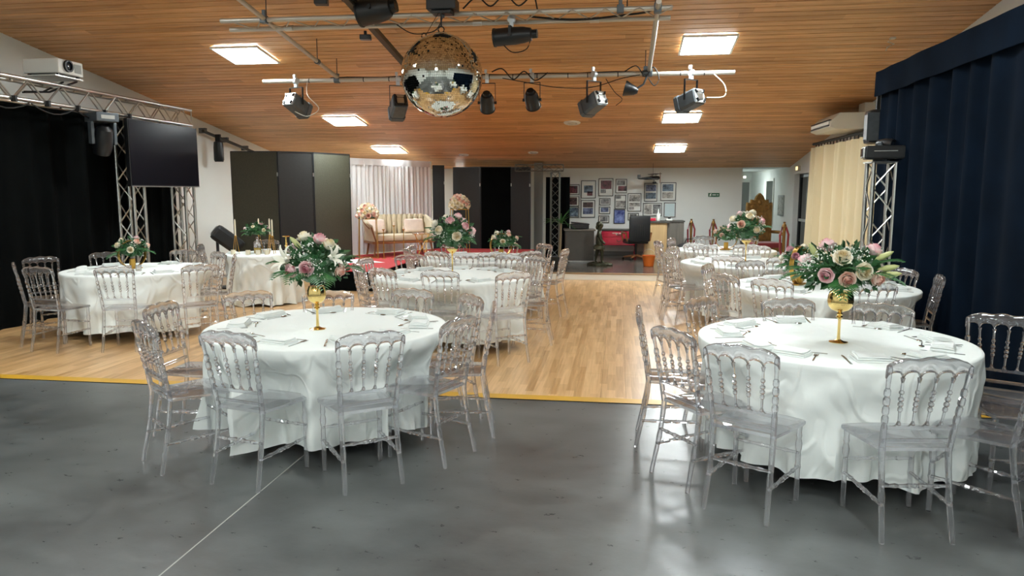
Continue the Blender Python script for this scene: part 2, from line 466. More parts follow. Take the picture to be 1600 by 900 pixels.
t1 = struct('trim_1', MB().box(((XL+XR)/2, 5.93, -0.003), (XR-XL, 0.138, 0.012)), 'yellow')
t1['label'] = 'yellow wooden edge strip of the dance floor'
part('edge', MB().box(((XL+XR)/2, 5.858, -0.001), (XR-XL, 0.006, 0.012)), 'groove', t1, 0)
# raised platform at the back on the right
pl = struct('floor_platform', MB().box(((-1.35+XR)/2, (14.34+YB)/2, 0.059), (XR+1.35, YB-14.34, 0.118)), 'slab')
pl['label'] = 'dark glossy platform one step up'
struct('trim_2', MB().box(((-1.35+XR)/2, 14.32, 0.056), (XR+1.35, 0.03, 0.108)), 'riser')
part('nosing', MB().box(((-1.35+XR)/2, 14.40, 0.119), (XR+1.35, 0.2, 0.012)), 'brown_edge', pl, 0)

# walls
def wallbox(name, x0, x1, y0, y1, z0, z1, m='white_wall'):
    return struct(name, MB().box(((x0+x1)/2, (y0+y1)/2, (z0+z1)/2), (x1-x0, y1-y0, z1-z0)), m)
def side_wall(name, x0, x1, y0, y1, m='white_wall'):
    poly = [(y0, 0), (y1, 0), (y1, ceil_z(y1)+0.05), (max(y0, 0.0), CZ+0.05)]
    if y0 < 0: poly.append((y0, CZ + CS*y0 + 0.05))
    T = Matrix(((0, 0, 1, 0), (1, 0, 0, 0), (0, 1, 0, 0), (0, 0, 0, 1)))
    return struct(name, MB().prism(poly, x0, x1, T), m)
side_wall('wall_left', XL-0.15, XL, YF, YB)['label'] = 'white left wall behind the black curtain'
wr = side_wall('wall_right', XR, XR+0.15, YF, 16.75); wr['label'] = 'white right wall behind the curtains'
# right wall goes on past the door into a short corridor
wallbox('wall_corridor', XR, XR+0.15, 18.35, 24.0, 0, 2.5)['label'] = 'white corridor wall with framed notice'
wallbox('wall_corridor_lintel', XR, XR+0.15, 16.75, 18.35, 2.12, 2.7)['label'] = 'white lintel above the dark door'
wallbox('wall_corridor_end', 2.9, XR+0.15, 24.0, 24.15, 0, 2.5)['label'] = 'white end wall of the corridor'
wallbox('wall_corridor_inner', 2.85, 3.0, YB+0.15, 24.0, 0, 2.5)
wallbox('ceiling_corridor', 2.85, XR+0.15, YB-0.05, 24.1, 2.31, 2.4)
wallbox('floor_corridor', 2.85, XR+0.15, YB, 24.1, 0.0, 0.118, 'slab')
wallbox('wall_back', XL-0.15, 3.0, YB, YB+0.15, 0, 2.6)['label'] = 'pale back wall hung with framed photographs'
wallbox('wall_front', XL-0.15, XR+0.15, YF-0.15, YF, 0, 4.6)
struct('baseboard_back', MB().box((0.82, YB-0.012, 0.16), (4.3, 0.024, 0.09)), 'grey_wall')
# door in the right wall, window in the corridor, doorway at its end
d1 = struct('door_1', MB().box((XR+0.17, 17.55, 1.1), (0.05, 1.6, 2.05)), 'glassdark'); d1['label'] = 'dark glazed door in a deep white reveal'
part('door_frame', MB().box((XR+0.15, 16.80, 1.1), (0.07, 0.08, 2.05)).box((XR+0.15, 17.55, 2.08), (0.07, 1.6, 0.08)).box((XR+0.15, 18.31, 1.1), (0.07, 0.08, 2.05)), 'fblack', d1, 0)
part('push_bar', MB().box((XR+0.12, 17.55, 1.05), (0.04, 1.3, 0.06)), 'alu', d1, 0)
w1 = struct('window_1', MB().box((XR-0.004, 21.1, 1.45), (0.02, 0.9, 1.1)), 'glassdark'); w1['label'] = 'narrow dark window in the corridor wall'
part('window_frame', MB().box((XR-0.01, 20.62, 1.45), (0.04, 0.07, 1.2)).box((XR-0.01, 21.58, 1.45), (0.04, 0.07, 1.2)).box((XR-0.01, 21.1, 2.03), (0.04, 1.0, 0.07)).box((XR-0.01, 21.1, 0.87), (0.04, 1.0, 0.07)), 'riser', w1, 0)
d2 = struct('door_2', MB().box((3.86, 23.99, 1.06), (0.34, 0.03, 1.88)), 'doorgrey'); d2['label'] = 'grey door at the end of the corridor'
part('door_frame', MB().box((3.66, 23.985, 1.06), (0.06, 0.04, 1.95)).box((4.05, 23.985, 1.06), (0.06, 0.04, 1.95)).box((3.86, 23.985, 2.03), (0.44, 0.04, 0.06)), 'riser', d2, 0)
# grey square column by the back panels
c1 = struct('column_grey', MB().box((-1.95, 18.1, 1.20), (0.20, 0.20, 2.40)), 'grey_wall'); c1['label'] = 'square grey column beside the truss tower'

# ceiling: dark backing with separate pine boards
SL = math.atan(CS)
cp = MB()
T = Matrix(((0, 0, 1, 0), (1, 0, 0, 0), (0, 1, 0, 0), (0, 0, 0, 1)))
cp.prism([(0, CZ+0.02), (YB, ceil_z(YB)+0.02), (YB, ceil_z(YB)+0.14), (0, CZ+0.14)], XL-0.1, XR+0.1, T)
ce = struct('ceiling', cp, 'groove'); ce['label'] = 'sloping pine board ceiling'
c2 = MB().prism([(YF, CZ+CS*YF), (0, CZ), (0, CZ+0.12), (YF, CZ+CS*YF+0.12)], XL-0.1, XR+0.1, T)
struct('ceiling_front', c2, 'pine')['label'] = 'pine ceiling slope behind the viewer'
BW = 0.147
def board_mb(L, W, T=None):
    mb = MB(); g = 0.013
    h = W/2
    prof = [(-h+0.008, 0.019), (-h+0.008, 0.008), (-h+0.011, 0.0), (h-0.011, 0.0), (h-0.008, 0.008), (h-0.008, 0.019)]
    n = len(prof); vs = [(-L/2+0.001, y, z) for y, z in prof] + [(L/2-0.001, y, z) for y, z in prof]
    fs = [(i, i+1, n+i+1, n+i) for i in range(n-1)] + [tuple(range(n)), tuple(reversed(range(n, 2*n)))]
    return mb.add(vs, fs, T)
bme = board_mb(3.0, BW).mesh('ceiling_board', 'pine', 0)
rest = MB(); cnt = 0
slope_len = YB / math.cos(SL)
nrows = int(slope_len / BW)
for i in range(nrows):
    s = (i+0.5)*BW
    y = s*math.cos(SL); z = CZ - s*math.sin(SL)
    off = rnd.uniform(0.4, 2.9)
    xs = [XL]; x = XL + off
    while x < XR-0.25:
        xs.append(x); x += 3.0 if rnd.random() < 0.7 else 2.4
    xs.append(XR)
    for a, b in zip(xs, xs[1:]):
        if y > 7.6 and cnt < 298:
            link('board', bme, ce, loc=((a+b)/2, y, z), rot=(-SL, 0, 0), scale=((b-a)/3.0, 1, 1)); cnt += 1
        else:
            rest_T = Matrix.Translation(((a+b)/2, y, z)) @ Matrix.Rotation(-SL, 4, 'X')
            rest.v and None
            mbx = board_mb(b-a, BW, rest_T); o = len(rest.v); rest.v += mbx.v; rest.f += [tuple(q+o for q in f) for f in mbx.f]
r_ = part('boards_beyond', rest, 'pine', ce, 0); r_['kind'] = 'stuff'

# ------------------------------------------------------------------ ceiling lamp panels
def lamp_panel(x, y, label, back=False):
    sl = SL if back else -SL
    z = (CZ + CS*y if back else ceil_z(y)) - 0.012
    t = thing('ceiling_lamp', label, 'ceiling light', (x, y, z), 0, 'square lamp panels in the pine ceiling')
    t.rotation_euler = (sl, 0, 0)
    W = 0.64; h = W/2
    fr = MB()
    for q in (((0, -h-0.012, -0.012), (W+0.05, 0.025, 0.03)), ((0, h+0.012, -0.012), (W+0.05, 0.025, 0.03)), ((-h-0.012, 0, -0.012), (0.025, W, 0.03)), ((h+0.012, 0, -0.012), (0.025, W, 0.03))):
        fr.box(*q)
    part('frame', fr, 'lampframe', t, 0)
    part('diffuser', MB().box((0, 0, -0.008), (W, W, 0.012)), 'panel', t, 0)
for (x, y, lb) in ((-5.22, 10.03, 'square lamp panel left of the mirror ball, nearest of its row'), (-5.2, 13.75, 'middle square lamp panel of the row above the folding screens'),
                   (-5.17, 16.4, 'farthest square lamp panel, above the white drape'), (1.1, 10.12, 'square lamp panel right of the mirror ball, nearest of its row'),
                   (1.09, 13.85, 'middle square lamp panel of the row on the air conditioner side'), (1.08, 16.5, 'farthest square lamp panel, before the framed photographs')):
    lamp_panel(x, y, lb)
for i, y in enumerate((6.3, 2.6)):
    for x, sd in ((-5.2, 'black curtain'), (1.1, 'navy curtain')):
        lamp_panel(x, y, 'square lamp panel overhead, out of view, %s side, %s row' % (sd, ('farther', 'nearer')[i]))
for i, y in enumerate((-1.2, -4.6)):
    for x, sd in ((-5.2, 'black curtain'), (-2.05, 'middle'), (1.1, 'navy curtain')):
        lamp_panel(x, y, 'square lamp panel behind the viewer on the %s side, %s row' % (sd, ('nearer', 'rear')[i]), True)

# round ceiling fittings
for x, y, lb, r in ((-0.9, 14.2, 'round white ceiling vent near the hanging spots', 0.16), (-3.6, 17.1, 'round white detector before the white drape', 0.12), (-1.95, 16.9, 'round white smoke detector before the grey column', 0.12)):
    t = thing('ceiling_vent', lb, 'vent', (x, y, ceil_z(y)), 0, 'round ceiling fittings'); t.rotation_euler = (-SL, 0, 0)
    part('ring', MB().lathe([(r*0.55, 0), (r*0.6, -0.022), (r*0.9, -0.02), (r, -0.002), (r, 0.004), (r*0.55, 0.004)], 24, cap=False), 'lampframe', t)
    part('core', MB().lathe([(r*0.42, 0.002), (r*0.4, -0.03), (r*0.1, -0.036)], 20), 'acwhite', t)

# ------------------------------------------------------------------ chairs
def chair_meshes():
    ms = {}
    zc, zr = 0.915, 0.575
    # the back leans: y at height z
    def by(z): return -0.185 - 0.085*max(0.0, (z-0.45)/0.46)
    def bx(z): return 0.162 + 0.030*max(0.0, (z-0.45)/0.46)      # half width of the back
    lean = math.atan(0.085/0.46)
    # crest: wavy top, five arches below
    n = 41; top, bot = [], []
    hw = bx(0.88)+0.012
    for i in range(n):
        u = -1 + 2*i/(n-1)
        x = u*hw
        zt = 0.905 + 0.020*(1-u*u) + 0.0045*math.cos(u*PI*3.5) - 0.020*max(0, abs(u)-0.86)/0.14
        a = (u+1)/2*5; fr_ = abs((a % 1.0)-0.5)*2
        zb = 0.853 - 0.034*(1-math.sqrt(max(0.0, 1-min(1, fr_)**2.4))) + 0.004*(1-u*u)
        top.append((x, zt)); bot.append((x, zb))
    T = Matrix.Translation((0, by(0.88), 0.88)) @ Matrix.Rotation(lean, 4, 'X') @ Matrix.Translation((0, 0, -0.88))
    cm = MB().strip(top, bot, -0.015, 0.015, T)
    ms['crest'] = cm.mesh('crest', 'acrylic', 60, 0.009)
    # bottom rail with cusps
    top, bot = [], []
    hw = bx(zr)
    for i in range(n):
        u = -1 + 2*i/(n-1); a = (u+1)/2*5; fr_ = 1-abs((a % 1.0)-0.5)*2
        top.append((u*hw, zr + 0.022*(1-min(1, fr_*1.7))**1.6)); bot.append((u*hw, zr-0.016))
    ms['lower_rail'] = MB().strip(top, bot, by(zr)-0.008, by(zr)+0.008).mesh('lower_rail', 'acrylic', 45)
    ms['seat_rail'] = MB().box((0, by(0.5), 0.498), (2*bx(0.5), 0.014, 0.022)).mesh('seat_rail', 'acrylic', 0, 0.003)
    prof = [(0, .0115), (.05, .009), (.10, .0064), (.26, .0070), (.285, .0118), (.325, .0118), (.345, .0068), (.40, .0070), (.425, .0130), (.47, .0130), (.50, .0068), (.535, .0130), (.58, .0130), (.61, .0068), (.64, .0118), (.69, .0118), (.72, .0066), (.92, .0056), (.96, .010), (1, .0105)]
    sp = []
    for k in (1, 2, 3, 4):
        u = -1 + 2*k/5
        a = (u*bx(zr), by(zr), zr+0.006); b = (u*(bx(0.83)+0.012), by(0.825), 0.825)
        sp.append(MB().seg(b, a, prof, 8).mesh('spindle', 'acrylic', 0))
    ms['spindle'] = sp
    # rear legs: one piece from floor to crest with a beaded stretch
    rl = []
    for s in (-1, 1):
        pts, rr = [], []
        def P_(z, y, r, x): pts.append((s*x, y, z)); rr.append(r)
        for z, y, r, x in ((0.0, -0.262, .0125, .172), (0.012, -0.261, .0135, .172), (0.10, -0.243, .0135, .168), (0.20, -0.221, .0145, .165), (0.225, -0.216, .0175, .164), (0.25, -0.212, .0145, .164), (0.34, -0.198, .0150, .163), (0.44, -0.187, .0165, .162), (0.56, by(.56), .0155, bx(.56))):
            P_(z, y, r, x)
        for z, r in ((.585, .0125), (.60, .0165), (.62, .0165), (.632, .0115), (.645, .0165), (.668, .0165), (.68, .0115), (.692, .017), (.715, .017), (.728, .0115), (.74, .016), (.76, .016), (.772, .0105), (.80, .0105), (.83, .0125), (.87, .0125), (.885, .010)):
            P_(z, by(z), r, bx(z))
        rl.append(MB().tube(pts, rr, 10).mesh('rear_leg', 'acrylic', 20))
    ms['rear_leg'] = rl
    fl_ = []
    for s in (-1, 1):
        prof2 = [(0, .012), (.03, .0135), (.38, .0135), (.42, .0145), (.45, .0175), (.49, .0145), (.60, .0145), (.64, .012), (.70, .018), (.76, .019), (.82, .013), (.86, .0165), (.90, .014), (1, .016)]
        fl_.append(MB().seg((s*0.178, 0.165, 0), (s*0.178, 0.165, 0.435), prof2, 10).mesh('front_leg', 'acrylic', 20))
    ms['front_leg'] = fl_
    # seat: thin tapered board with a bowed front
    def seat_poly(sh):
        P = [(-0.172+sh, -0.185+sh), (0.172-sh, -0.185+sh)]
        P += [(0.210-sh, 0.13), (0.208-sh, 0.17-sh)]
        for i in range(9):
            u = 1-2*i/8; P.append((u*(0.195-sh), 0.188 + 0.022*(1-u*u)-sh))
        P += [(-0.208+sh, 0.17-sh), (-0.210+sh, 0.13)]
        return P
    sm = MB().prism(seat_poly(0.0), 0.440, 0.460)
    ms['seat'] = sm.mesh('seat', 'acrylic', 30, 0.005)
    pr = [(0, .0085), (.12, .009), (.2, .013), (.25, .0085), (.36, .010), (.42, .015), (.47, .010), (.5, .0135), (.53, .010), (.58, .015), (.64, .010), (.75, .0085), (.8, .013), (.88, .009), (1, .0085)]
    ms['stretcher'] = [MB().seg((-0.168, -0.226, 0.182), (-0.178, 0.165, 0.195), pr, 8).mesh('stretcher', 'acrylic', 0),
                       MB().seg((0.168, -0.226, 0.182), (0.178, 0.165, 0.195), pr, 8).mesh('stretcher', 'acrylic', 0),
                       MB().seg((-0.164, -0.207, 0.272), (0.164, -0.207, 0.272), pr, 8).mesh('stretcher', 'acrylic', 0),
                       MB().seg((-0.178, 0.165, 0.275), (0.178, 0.165, 0.275), pr, 8).mesh('stretcher', 'acrylic', 0)]
    return ms
CH = chair_meshes()
def chair(cx, cy, fx, fy, label, group):
    """cx, cy: where the crest stands; fx, fy: the way the chair faces."""
    l = math.hypot(fx, fy); fx /= l; fy /= l
    t = thing('banquet_chair', label, 'chair', (cx+0.265*fx, cy+0.265*fy, 0), math.atan2(-fx, fy), group)
    for k in ('seat', 'crest', 'lower_rail', 'seat_rail'): link(k, CH[k], t)
    for k in ('spindle', 'rear_leg', 'front_leg', 'stretcher'):
        for me in CH[k]: link(k, me, t)
    return t

# ------------------------------------------------------------------ cutlery and napkins
def outline(pts, th): return MB().prism(pts, 0, th)
fork = MB().prism([(-.004, -.1), (.004, -.1), (.0035, .03), (.012, .045), (.012, .1), (.0085, .1), (.008, .06), (.0045, .06), (.0042, .1), (.0012, .1), (.001, .06), (-.001, .06), (-.0012, .1), (-.0042, .1), (-.0045, .06), (-.008, .06), (-.0085, .1), (-.012, .1), (-.012, .045), (-.0035, .03)], 0, .003)
ME_FORK = fork.mesh('fork', 'steel', 0)
ME_KNIFE = MB().prism([(-.007, -.115), (.007, -.115), (.0055, -.01), (.009, .0), (.0095, .09), (.003, .118), (-.004, .10), (-.0045, 0)], 0, .003).mesh('knife', 'steel', 0)
sp_ = MB().sphere((0, .062, .004), (.018, .027, .0045), 12, 6).prism([(-.0045, -.1), (.0045, -.1), (.003, .045), (-.003, .045)], 0.001, .004)
ME_SPOON = sp_.mesh('spoon', 'steel', 40)
def napkin_mesh(seed):
    r = random.Random(seed); mb = MB()
    L, W = 0.195, 0.13
    k = r.uniform(0.6, 1.3)
    for j, (sx, sy, z) in enumerate(((L, W, 0.0), (L*0.96, W*0.94, 0.011), (L*0.90, W*0.84, 0.022))):
        def f(u, v, sx=sx, sy=sy, z=z):
            x = (u-0.5)*sx; y = (v-0.5)*sy
            return (x, y, z + 0.011 + 0.010*k*math.sin(u*3.0+j)*math.sin(v*2.6) + 0.006*(v-0.5)*k)
        def g(u, v, sx=sx, sy=sy, z=z):
            x = (u-0.5)*sx; y = (v-0.5)*sy
            return (x, y, z + (0.001 if j == 0 else 0.006*k*math.sin(u*3.0+j)*math.sin(v*2.6)+0.002))
        mb.grid(f, 7, 5)
        o = len(mb.v); mb.grid(g, 7, 5)
        m = [tuple(reversed(q)) for q in mb.f[-24:]]; mb.f[-24:] = m
        a = o-35
        ring = [i for i in range(7)] + [7*i+6 for i in range(1, 5)] + [28+i for i in range(5, -1, -1)] + [7*i for i in range(3, 0, -1)]
        for p, q in zip(ring, ring[1:]+ring[:1]): mb.f.append((a+q, a+p, o+p, o+q))
    return mb.mesh('napkin', 'napkin', 60)
NAPS = [napkin_mesh(i) for i in range(4)]

# ------------------------------------------------------------------ tables
def tablecloth(c, R, chairs, seed, zb=0.15, ztop=0.762):
    r = random.Random(seed); n, m = 240, 26
    ph = [r.uniform(0, 6.28) for _ in range(8)]
    pushes = []
    for (cx, cy, fx, fy) in chairs:
        l = math.hypot(fx, fy)
        sx, sy = cx + fx/l*0.46 - c[0], cy + fy/l*0.46 - c[1]     # front of the seat
        rad = math.hypot(sx, sy)
        mx_, my_ = cx + fx/l*0.32 - c[0], cy + fy/l*0.32 - c[1]
        pushes.append((math.atan2(my_, mx_), max(0.0, R - rad + 0.03)))
    mb = MB()
    def ring(a, s):
        """s: 0 at the table edge, 1 at the hem"""
        fold = ((1-2*abs(math.sin(5.5*a+ph[0]+0.4*math.sin(3*a+ph[1])))**0.7) * 0.75 + 0.5*math.sin(17*a+ph[2]) + 0.35*math.sin(5*a+ph[3]) + 0.25*math.sin(27*a+ph[6]+2*s))
        wr = 0.016*math.sin(9*a+ph[7]+7.5*s)*math.sin(4*a-5*s+ph[1]) + 0.010*abs(math.sin(13*a-9*s+ph[3]))*math.sin(3*a+ph[2]) - 0.012*max(0, math.sin(7*a+6*s+ph[5]))**6
        rr = R + 0.008 + (0.022*s + 0.042*s*s) * fold + 0.03*s + wr*min(1, s*5)
        push = 0.0
        for pa, p in pushes:
            d = (a-pa+PI) % (2*PI) - PI
            push = max(push, p*math.exp(-(d/0.27)**4))
        e = max(0.0, min(1.0, (s-0.06)/0.36)); e = e*e*(3-2*e)
        rr -= push*e*1.05 + (0.05*s if push > 0.05 else 0)*min(1, push*8)
        z = ztop - 0.012 - (ztop-0.012-zb)*s + (0.018*math.sin(3*a+ph[4])+0.012*math.sin(8*a+ph[5]))*s
        return (c[0]+rr*math.cos(a), c[1]+rr*math.sin(a), z)
    rings = []
    for q, zz in ((0.25, ztop), (0.6, ztop), (0.9, ztop), (0.985, ztop-0.001)):
        rings.append([(c[0]+q*R*math.cos(2*PI*i/n), c[1]+q*R*math.sin(2*PI*i/n), zz) for i in range(n)])
    rings.append([(c[0]+(R+0.004)*math.cos(2*PI*i/n), c[1]+(R+0.004)*math.sin(2*PI*i/n), ztop-0.005) for i in range(n)])
    for j in range(m): rings.append([ring(2*PI*i/n, j/(m-1)) for i in range(n)])
    vs = [(c[0], c[1], ztop)] + [p for Rg in rings for p in Rg]
    fs = [(0, 1+i, 1+(i+1) % n) for i in range(n)]
    for j in range(len(rings)-1):
        for i in range(n):
            k = (i+1) % n
            fs.append((1+j*n+i, 1+(j+1)*n+i, 1+(j+1)*n+k, 1+j*n+k))
    mb.add(vs, fs)
    return mb
TABLES = [
 ('lily bouquet table', (-2.03, 4.92), 0.83, 'near', [
   (-2.17, 3.80, .25, .97, 'near side, one foot on the floor joint'), (-1.36, 3.90, -.60, .80, 'near side, right of the floor joint'),
   (-2.84, 4.03, .62, .78, 'near left, seen from behind'), (-3.20, 4.75, 1.0, .02, 'far left, crest behind its neighbour'),
   (-2.89, 5.40, .75, -.66, 'behind it, facing us at left'), (-2.27, 5.52, .35, -.93, 'behind it, below the lily'),
   (-1.64, 5.74, -.3, -.95, 'behind it, right of the gold vase'), (-1.10, 5.46, -.8, -.6, 'far right corner'),
   (-0.86, 5.06, -.98, -.17, 'rightmost and edge-on'), (-0.97, 4.44, -.93, .36, 'near right, seen from behind')]),
 ('rose bouquet table', (1.38, 4.93), 0.83, 'near', [
   (0.63, 3.82, .52, .85, 'near left, seen from behind'), (1.47, 3.64, -.13, .99, 'nearest the viewer, crest before the cloth'),
   (0.32, 4.25, .84, .55, 'left side, behind the near left chair'), (0.15, 5.02, 1.0, -.05, 'leftmost and edge-on by the yellow trim'),
   (0.62, 5.56, .75, -.66, 'far left corner'), (1.25, 5.60, .2, -.98, 'behind it, left of the gold vase'),
   (1.85, 5.42, -.5, -.86, 'behind it, right of the gold vase'), (2.45, 5.05, -.5, -.86, 'right side, crest before the navy curtain'),
   (2.12, 3.90, -.75, .66, 'near right, cut by the picture edge'), (2.58, 4.45, -.97, .2, 'right side, half outside the picture')]),
 ('black-curtain hoop table', (-5.83, 8.28), 0.85, 'mid', [
   (-6.62, 7.25, .74, .67, 'leftmost and edge-on'), (-6.92, 7.98, .85, -.5, 'left, behind two others'),
   (-6.03, 6.90, .12, .99, 'near left, seen from behind'), (-6.60, 8.72, .6, -.7, 'behind it against the curtain'),
   (-5.24, 7.02, -.25, .96, 'near side, middle of the cloth'), (-4.46, 7.36, -.7, .7, 'near right, seen from behind'),
   (-5.18, 8.98, -.55, -.83, 'far right, below the screen'), (-5.86, 9.28, .05, -1, 'behind it, behind the flowers'),
   (-4.76, 8.62, -.88, -.40, 'right side, edge-on before the candle table')]),
 ('candle table', (-5.44, 10.70), 0.56, 'small', [
   (-6.20, 10.25, .86, .3, 'left side, by the aluminium tower'), (-5.72, 11.40, .35, -.9, 'behind it, below the candles')]),
 ('tall pink bouquet table', (-1.86, 8.18), 0.88, 'mid', [
   (-1.76, 7.15, .05, 1, 'near side, middle'), (-1.00, 7.08, -.6, .8, 'near right, seen from behind'),
   (-2.40, 7.28, .5, .85, 'near left, seen from behind'), (-2.80, 7.66, .78, .6, 'left side, nearer of two'),
   (-2.98, 8.40, .98, -.12, 'left side, before the red carpet'), (-2.60, 8.98, .62, -.78, 'far left, before the stage skirt'),
   (-1.95, 9.22, .05, -1, 'far side, middle'), (-1.35, 9.14, -.4, -.9, 'far side, right of middle'),
   (-0.98, 8.92, -.7, -.7, 'far right corner'), (-0.72, 8.22, -1, -.05, 'right side, edge-on by the open floor')]),
 ('red-stage hoop table', (-1.95, 10.45), 0.88, 'far', [
   (-2.88, 9.85, .85, .5, 'left side, nearer of two'), (-2.98, 10.42, 1, 0, 'left side, farther of two'),
   (-2.38, 9.50, .4, .9, 'near left'), (-1.62, 9.45, -.3, .95, 'near side, middle'),
   (-1.15, 9.72, -.75, .65, 'near right'), (-0.72, 10.12, -1, .2, 'right side, edge-on on its own'),
   (-1.10, 11.12, -.75, -.65, 'far right, before the grey column'), (-1.74, 11.46, -.15, -1, 'far side, behind the hoop'),
   (-2.56, 11.22, .6, -.8, 'far left, before the sofa')]),
 ('totem-side hoop table', (2.05, 7.74), 0.88, 'mid', [
   (1.38, 6.85, .6, .8, 'near left of middle'), (1.02, 7.22, .85, .5, 'left side, nearer of two'),
   (0.97, 8.20, .92, -.4, 'left side, farther of two'), (1.50, 8.68, .5, -.86, 'far side, left of middle'),
   (2.06, 8.80, 0, -1, 'far side, behind the roses'), (2.92, 8.02, -.92, -.3, 'right side, farther, before the totem'),
   (3.02, 7.42, -.97, .2, 'right side, nearer, against navy curtain'), (2.20, 6.68, -.15, 1, 'near side, behind the rose bouquet')]),
 ('tall pale bouquet table', (1.72, 10.22), 0.86, 'far', [
   (0.68, 9.72, .85, .4, 'left side, nearer of three'), (0.58, 10.18, 1, 0, 'left side, middle of three'),
   (0.78, 10.78, .85, -.5, 'left side, farther of three'), (1.28, 11.16, .4, -.9, 'far side, left'),
   (2.02, 11.20, -.3, -.95, 'far side, right'), (1.34, 9.28, .4, .9, 'near side, left'), (1.98, 9.24, -.2, 1, 'near side, right')]),
 ('throne-side hoop table', (1.74, 12.45), 0.80, 'far', [
   (0.64, 12.00, 1, .3, 'leftmost and edge-on'), (0.90, 12.78, .85, -.35, 'left side, crest before the grey cabinet'),
   (1.18, 11.60, .5, .85, 'near side, left'), (1.92, 11.50, -.2, 1, 'near side, right'),
   (1.50, 13.48, .2, -1, 'far side, left of the hoop'), (2.24, 13.36, -.5, -.86, 'far side, right of the hoop')]),
]
ME_LEG = MB().lathe([(0.022, 0.0), (0.024, 0.03), (0.016, 0.035), (0.016, 0.73)], 10).mesh('leg', 'black', 40)
for ti, (desc, c, R, kind, chs) in enumerate(TABLES):
    t = thing('round_table', 'round table with black folding legs, the %s' % desc, 'table', (c[0], c[1], 0), 0.4*ti, 'round banquet tables')
    part('tabletop', MB().lathe([(R-0.012, 0.728), (R-0.006, 0.735), (R-0.006, 0.750), (R-0.012, 0.756)], 48), 'grey_wall', t)
    for k in range(4):
        a = PI/4 + k*PI/2
        link('leg', ME_LEG, t, loc=(0.50*R/0.88*math.cos(a), 0.50*R/0.88*math.sin(a), 0))
    cl = part('tablecloth', tablecloth(c, R, [q[:4] for q in chs], ti*11+3, zb=0.02 if kind == 'small' else 0.105), 'cloth', None, 60)
    tag(cl, 'white floor-length cloth draped over the %s' % desc, 'tablecloth', 'white round tablecloths')
    for i, (cx, cy, fx, fy, pos) in enumerate(chs):
        chair(cx, cy, fx, fy, 'clear acrylic chair at the %s, %s' % (desc, pos), 'clear chairs around the round tables')
    # place settings follow the chairs
    r2 = random.Random(ti+50)
    for i, (cx, cy, fx, fy, pos) in enumerate(chs):
        l = math.hypot(fx, fy)
        a = math.atan2(cy+fy/l*0.15-c[1], cx+fx/l*0.15-c[0])
        rr = R - 0.17 - r2.uniform(0, 0.04)
        if kind == 'small': rr = R-0.14
        ux, uy = math.cos(a), math.sin(a)
        px, py = c[0]+rr*ux, c[1]+rr*uy
        rz = a + PI/2 + r2.uniform(-0.35, 0.35)
        nk = link('napkin', NAPS[r2.randrange(4)], None, loc=(px, py, 0.7628), rot=(0, 0, rz))
        tag(nk, 'folded white napkin on the %s, %s' % (desc, pos), 'napkin', 'folded napkins on the tables')
        if kind in ('near', 'mid'):
            tx, ty = -uy, ux
            fa = a + PI/2 + r2.uniform(-0.5, 0.5)
            for nm, me, off, rad, da in (('fork', ME_FORK, 0.135, 0.0, 0.05), ('knife', ME_KNIFE, -0.135, 0.0, -0.05), ('spoon', ME_SPOON, r2.uniform(-0.04, 0.06), -0.115, PI/2)):
                o = link(nm, me, None, loc=(px+tx*off+ux*rad, py+ty*off+uy*rad, 0.7632), rot=(0, 0, a+PI/2+da+r2.uniform(-0.3, 0.3)))
                tag(o, 'steel %s on the %s, %s' % (nm, desc, pos), nm, 'cutlery on the tables')

# ------------------------------------------------------------------ flowers
def rose_mesh(name, material, seed, heart=None):
    r = random.Random(seed); mb = MB()
    for layer, (n, rad, h, flare) in enumerate(((3, 0.22, 1.0, 0.0), (3, 0.38, 0.98, 0.0), (4, 0.56, 0.93, 0.10), (5, 0.78, 0.82, 0.30), (6, 1.0, 0.60, 0.50))):
        for k in range(n):
            a0 = 2*PI*k/n + layer*0.7 + r.uniform(-.15, .15); sp = PI/n*1.4
            def f(u, v, a0=a0, sp=sp, rad=rad, h=h, flare=flare):
                uu = (u-0.5)*2; a = a0 + uu*sp*(0.5+0.5*math.sin(v*PI*0.7+0.5))
                rr = rad*(0.30 + 0.70*math.sin(PI*(0.05+0.62*v))) * (1+0.05*uu) + flare*max(0, v-0.55)
                z = h*(v**0.8) - 0.14*uu*uu*v - 0.45*flare*max(0, v-0.7)
                return (rr*math.cos(a)*0.46, rr*math.sin(a)*0.46, z*0.72-0.2)
            mb.grid(f, 6, 5)
    return mb.mesh(name, material, 80)
def petal(name, heart, rim):
    m, nt, b = newmat(name); N, L = nt.nodes, nt.links
    tc = N.new('ShaderNodeTexCoord'); mp = N.new('ShaderNodeMapping'); mp.inputs['Scale'].default_value = (1, 1, 0)
    L.new(tc.outputs['Object'], mp.inputs['Vector'])
    ln = N.new('ShaderNodeVectorMath'); ln.operation = 'LENGTH'; L.new(mp.outputs[0], ln.inputs[0])
    rp = N.new('ShaderNodeValToRGB'); e = rp.color_ramp.elements
    e[0].position = 0.06; e[0].color = col4(lin(heart)); e[1].position = 0.42; e[1].color = col4(lin(rim))
    L.new(ln.outputs['Value'], rp.inputs['Fac']); L.new(rp.outputs[0], b.inputs['Base Color'])
    b.inputs['Roughness'].default_value = 0.6
    return m
M['rose'] = petal('pink_petal', '#de8fa0', '#f9e2e2'); M['cream_rose'] = petal('cream_petal', '#efe0b4', '#faf6ea')
M['peach'] = petal('peach_petal', '#e6a893', '#f9e6d8'); M['roseheart'] = petal('mauve_petal', '#b06a80', '#e3b4bf')
ROSES = {k: rose_mesh('rose', m, i) for i, (k, m) in enumerate((('pink', 'rose'), ('deep', 'roseheart'), ('cream', 'cream_rose'), ('peach', 'peach')))}
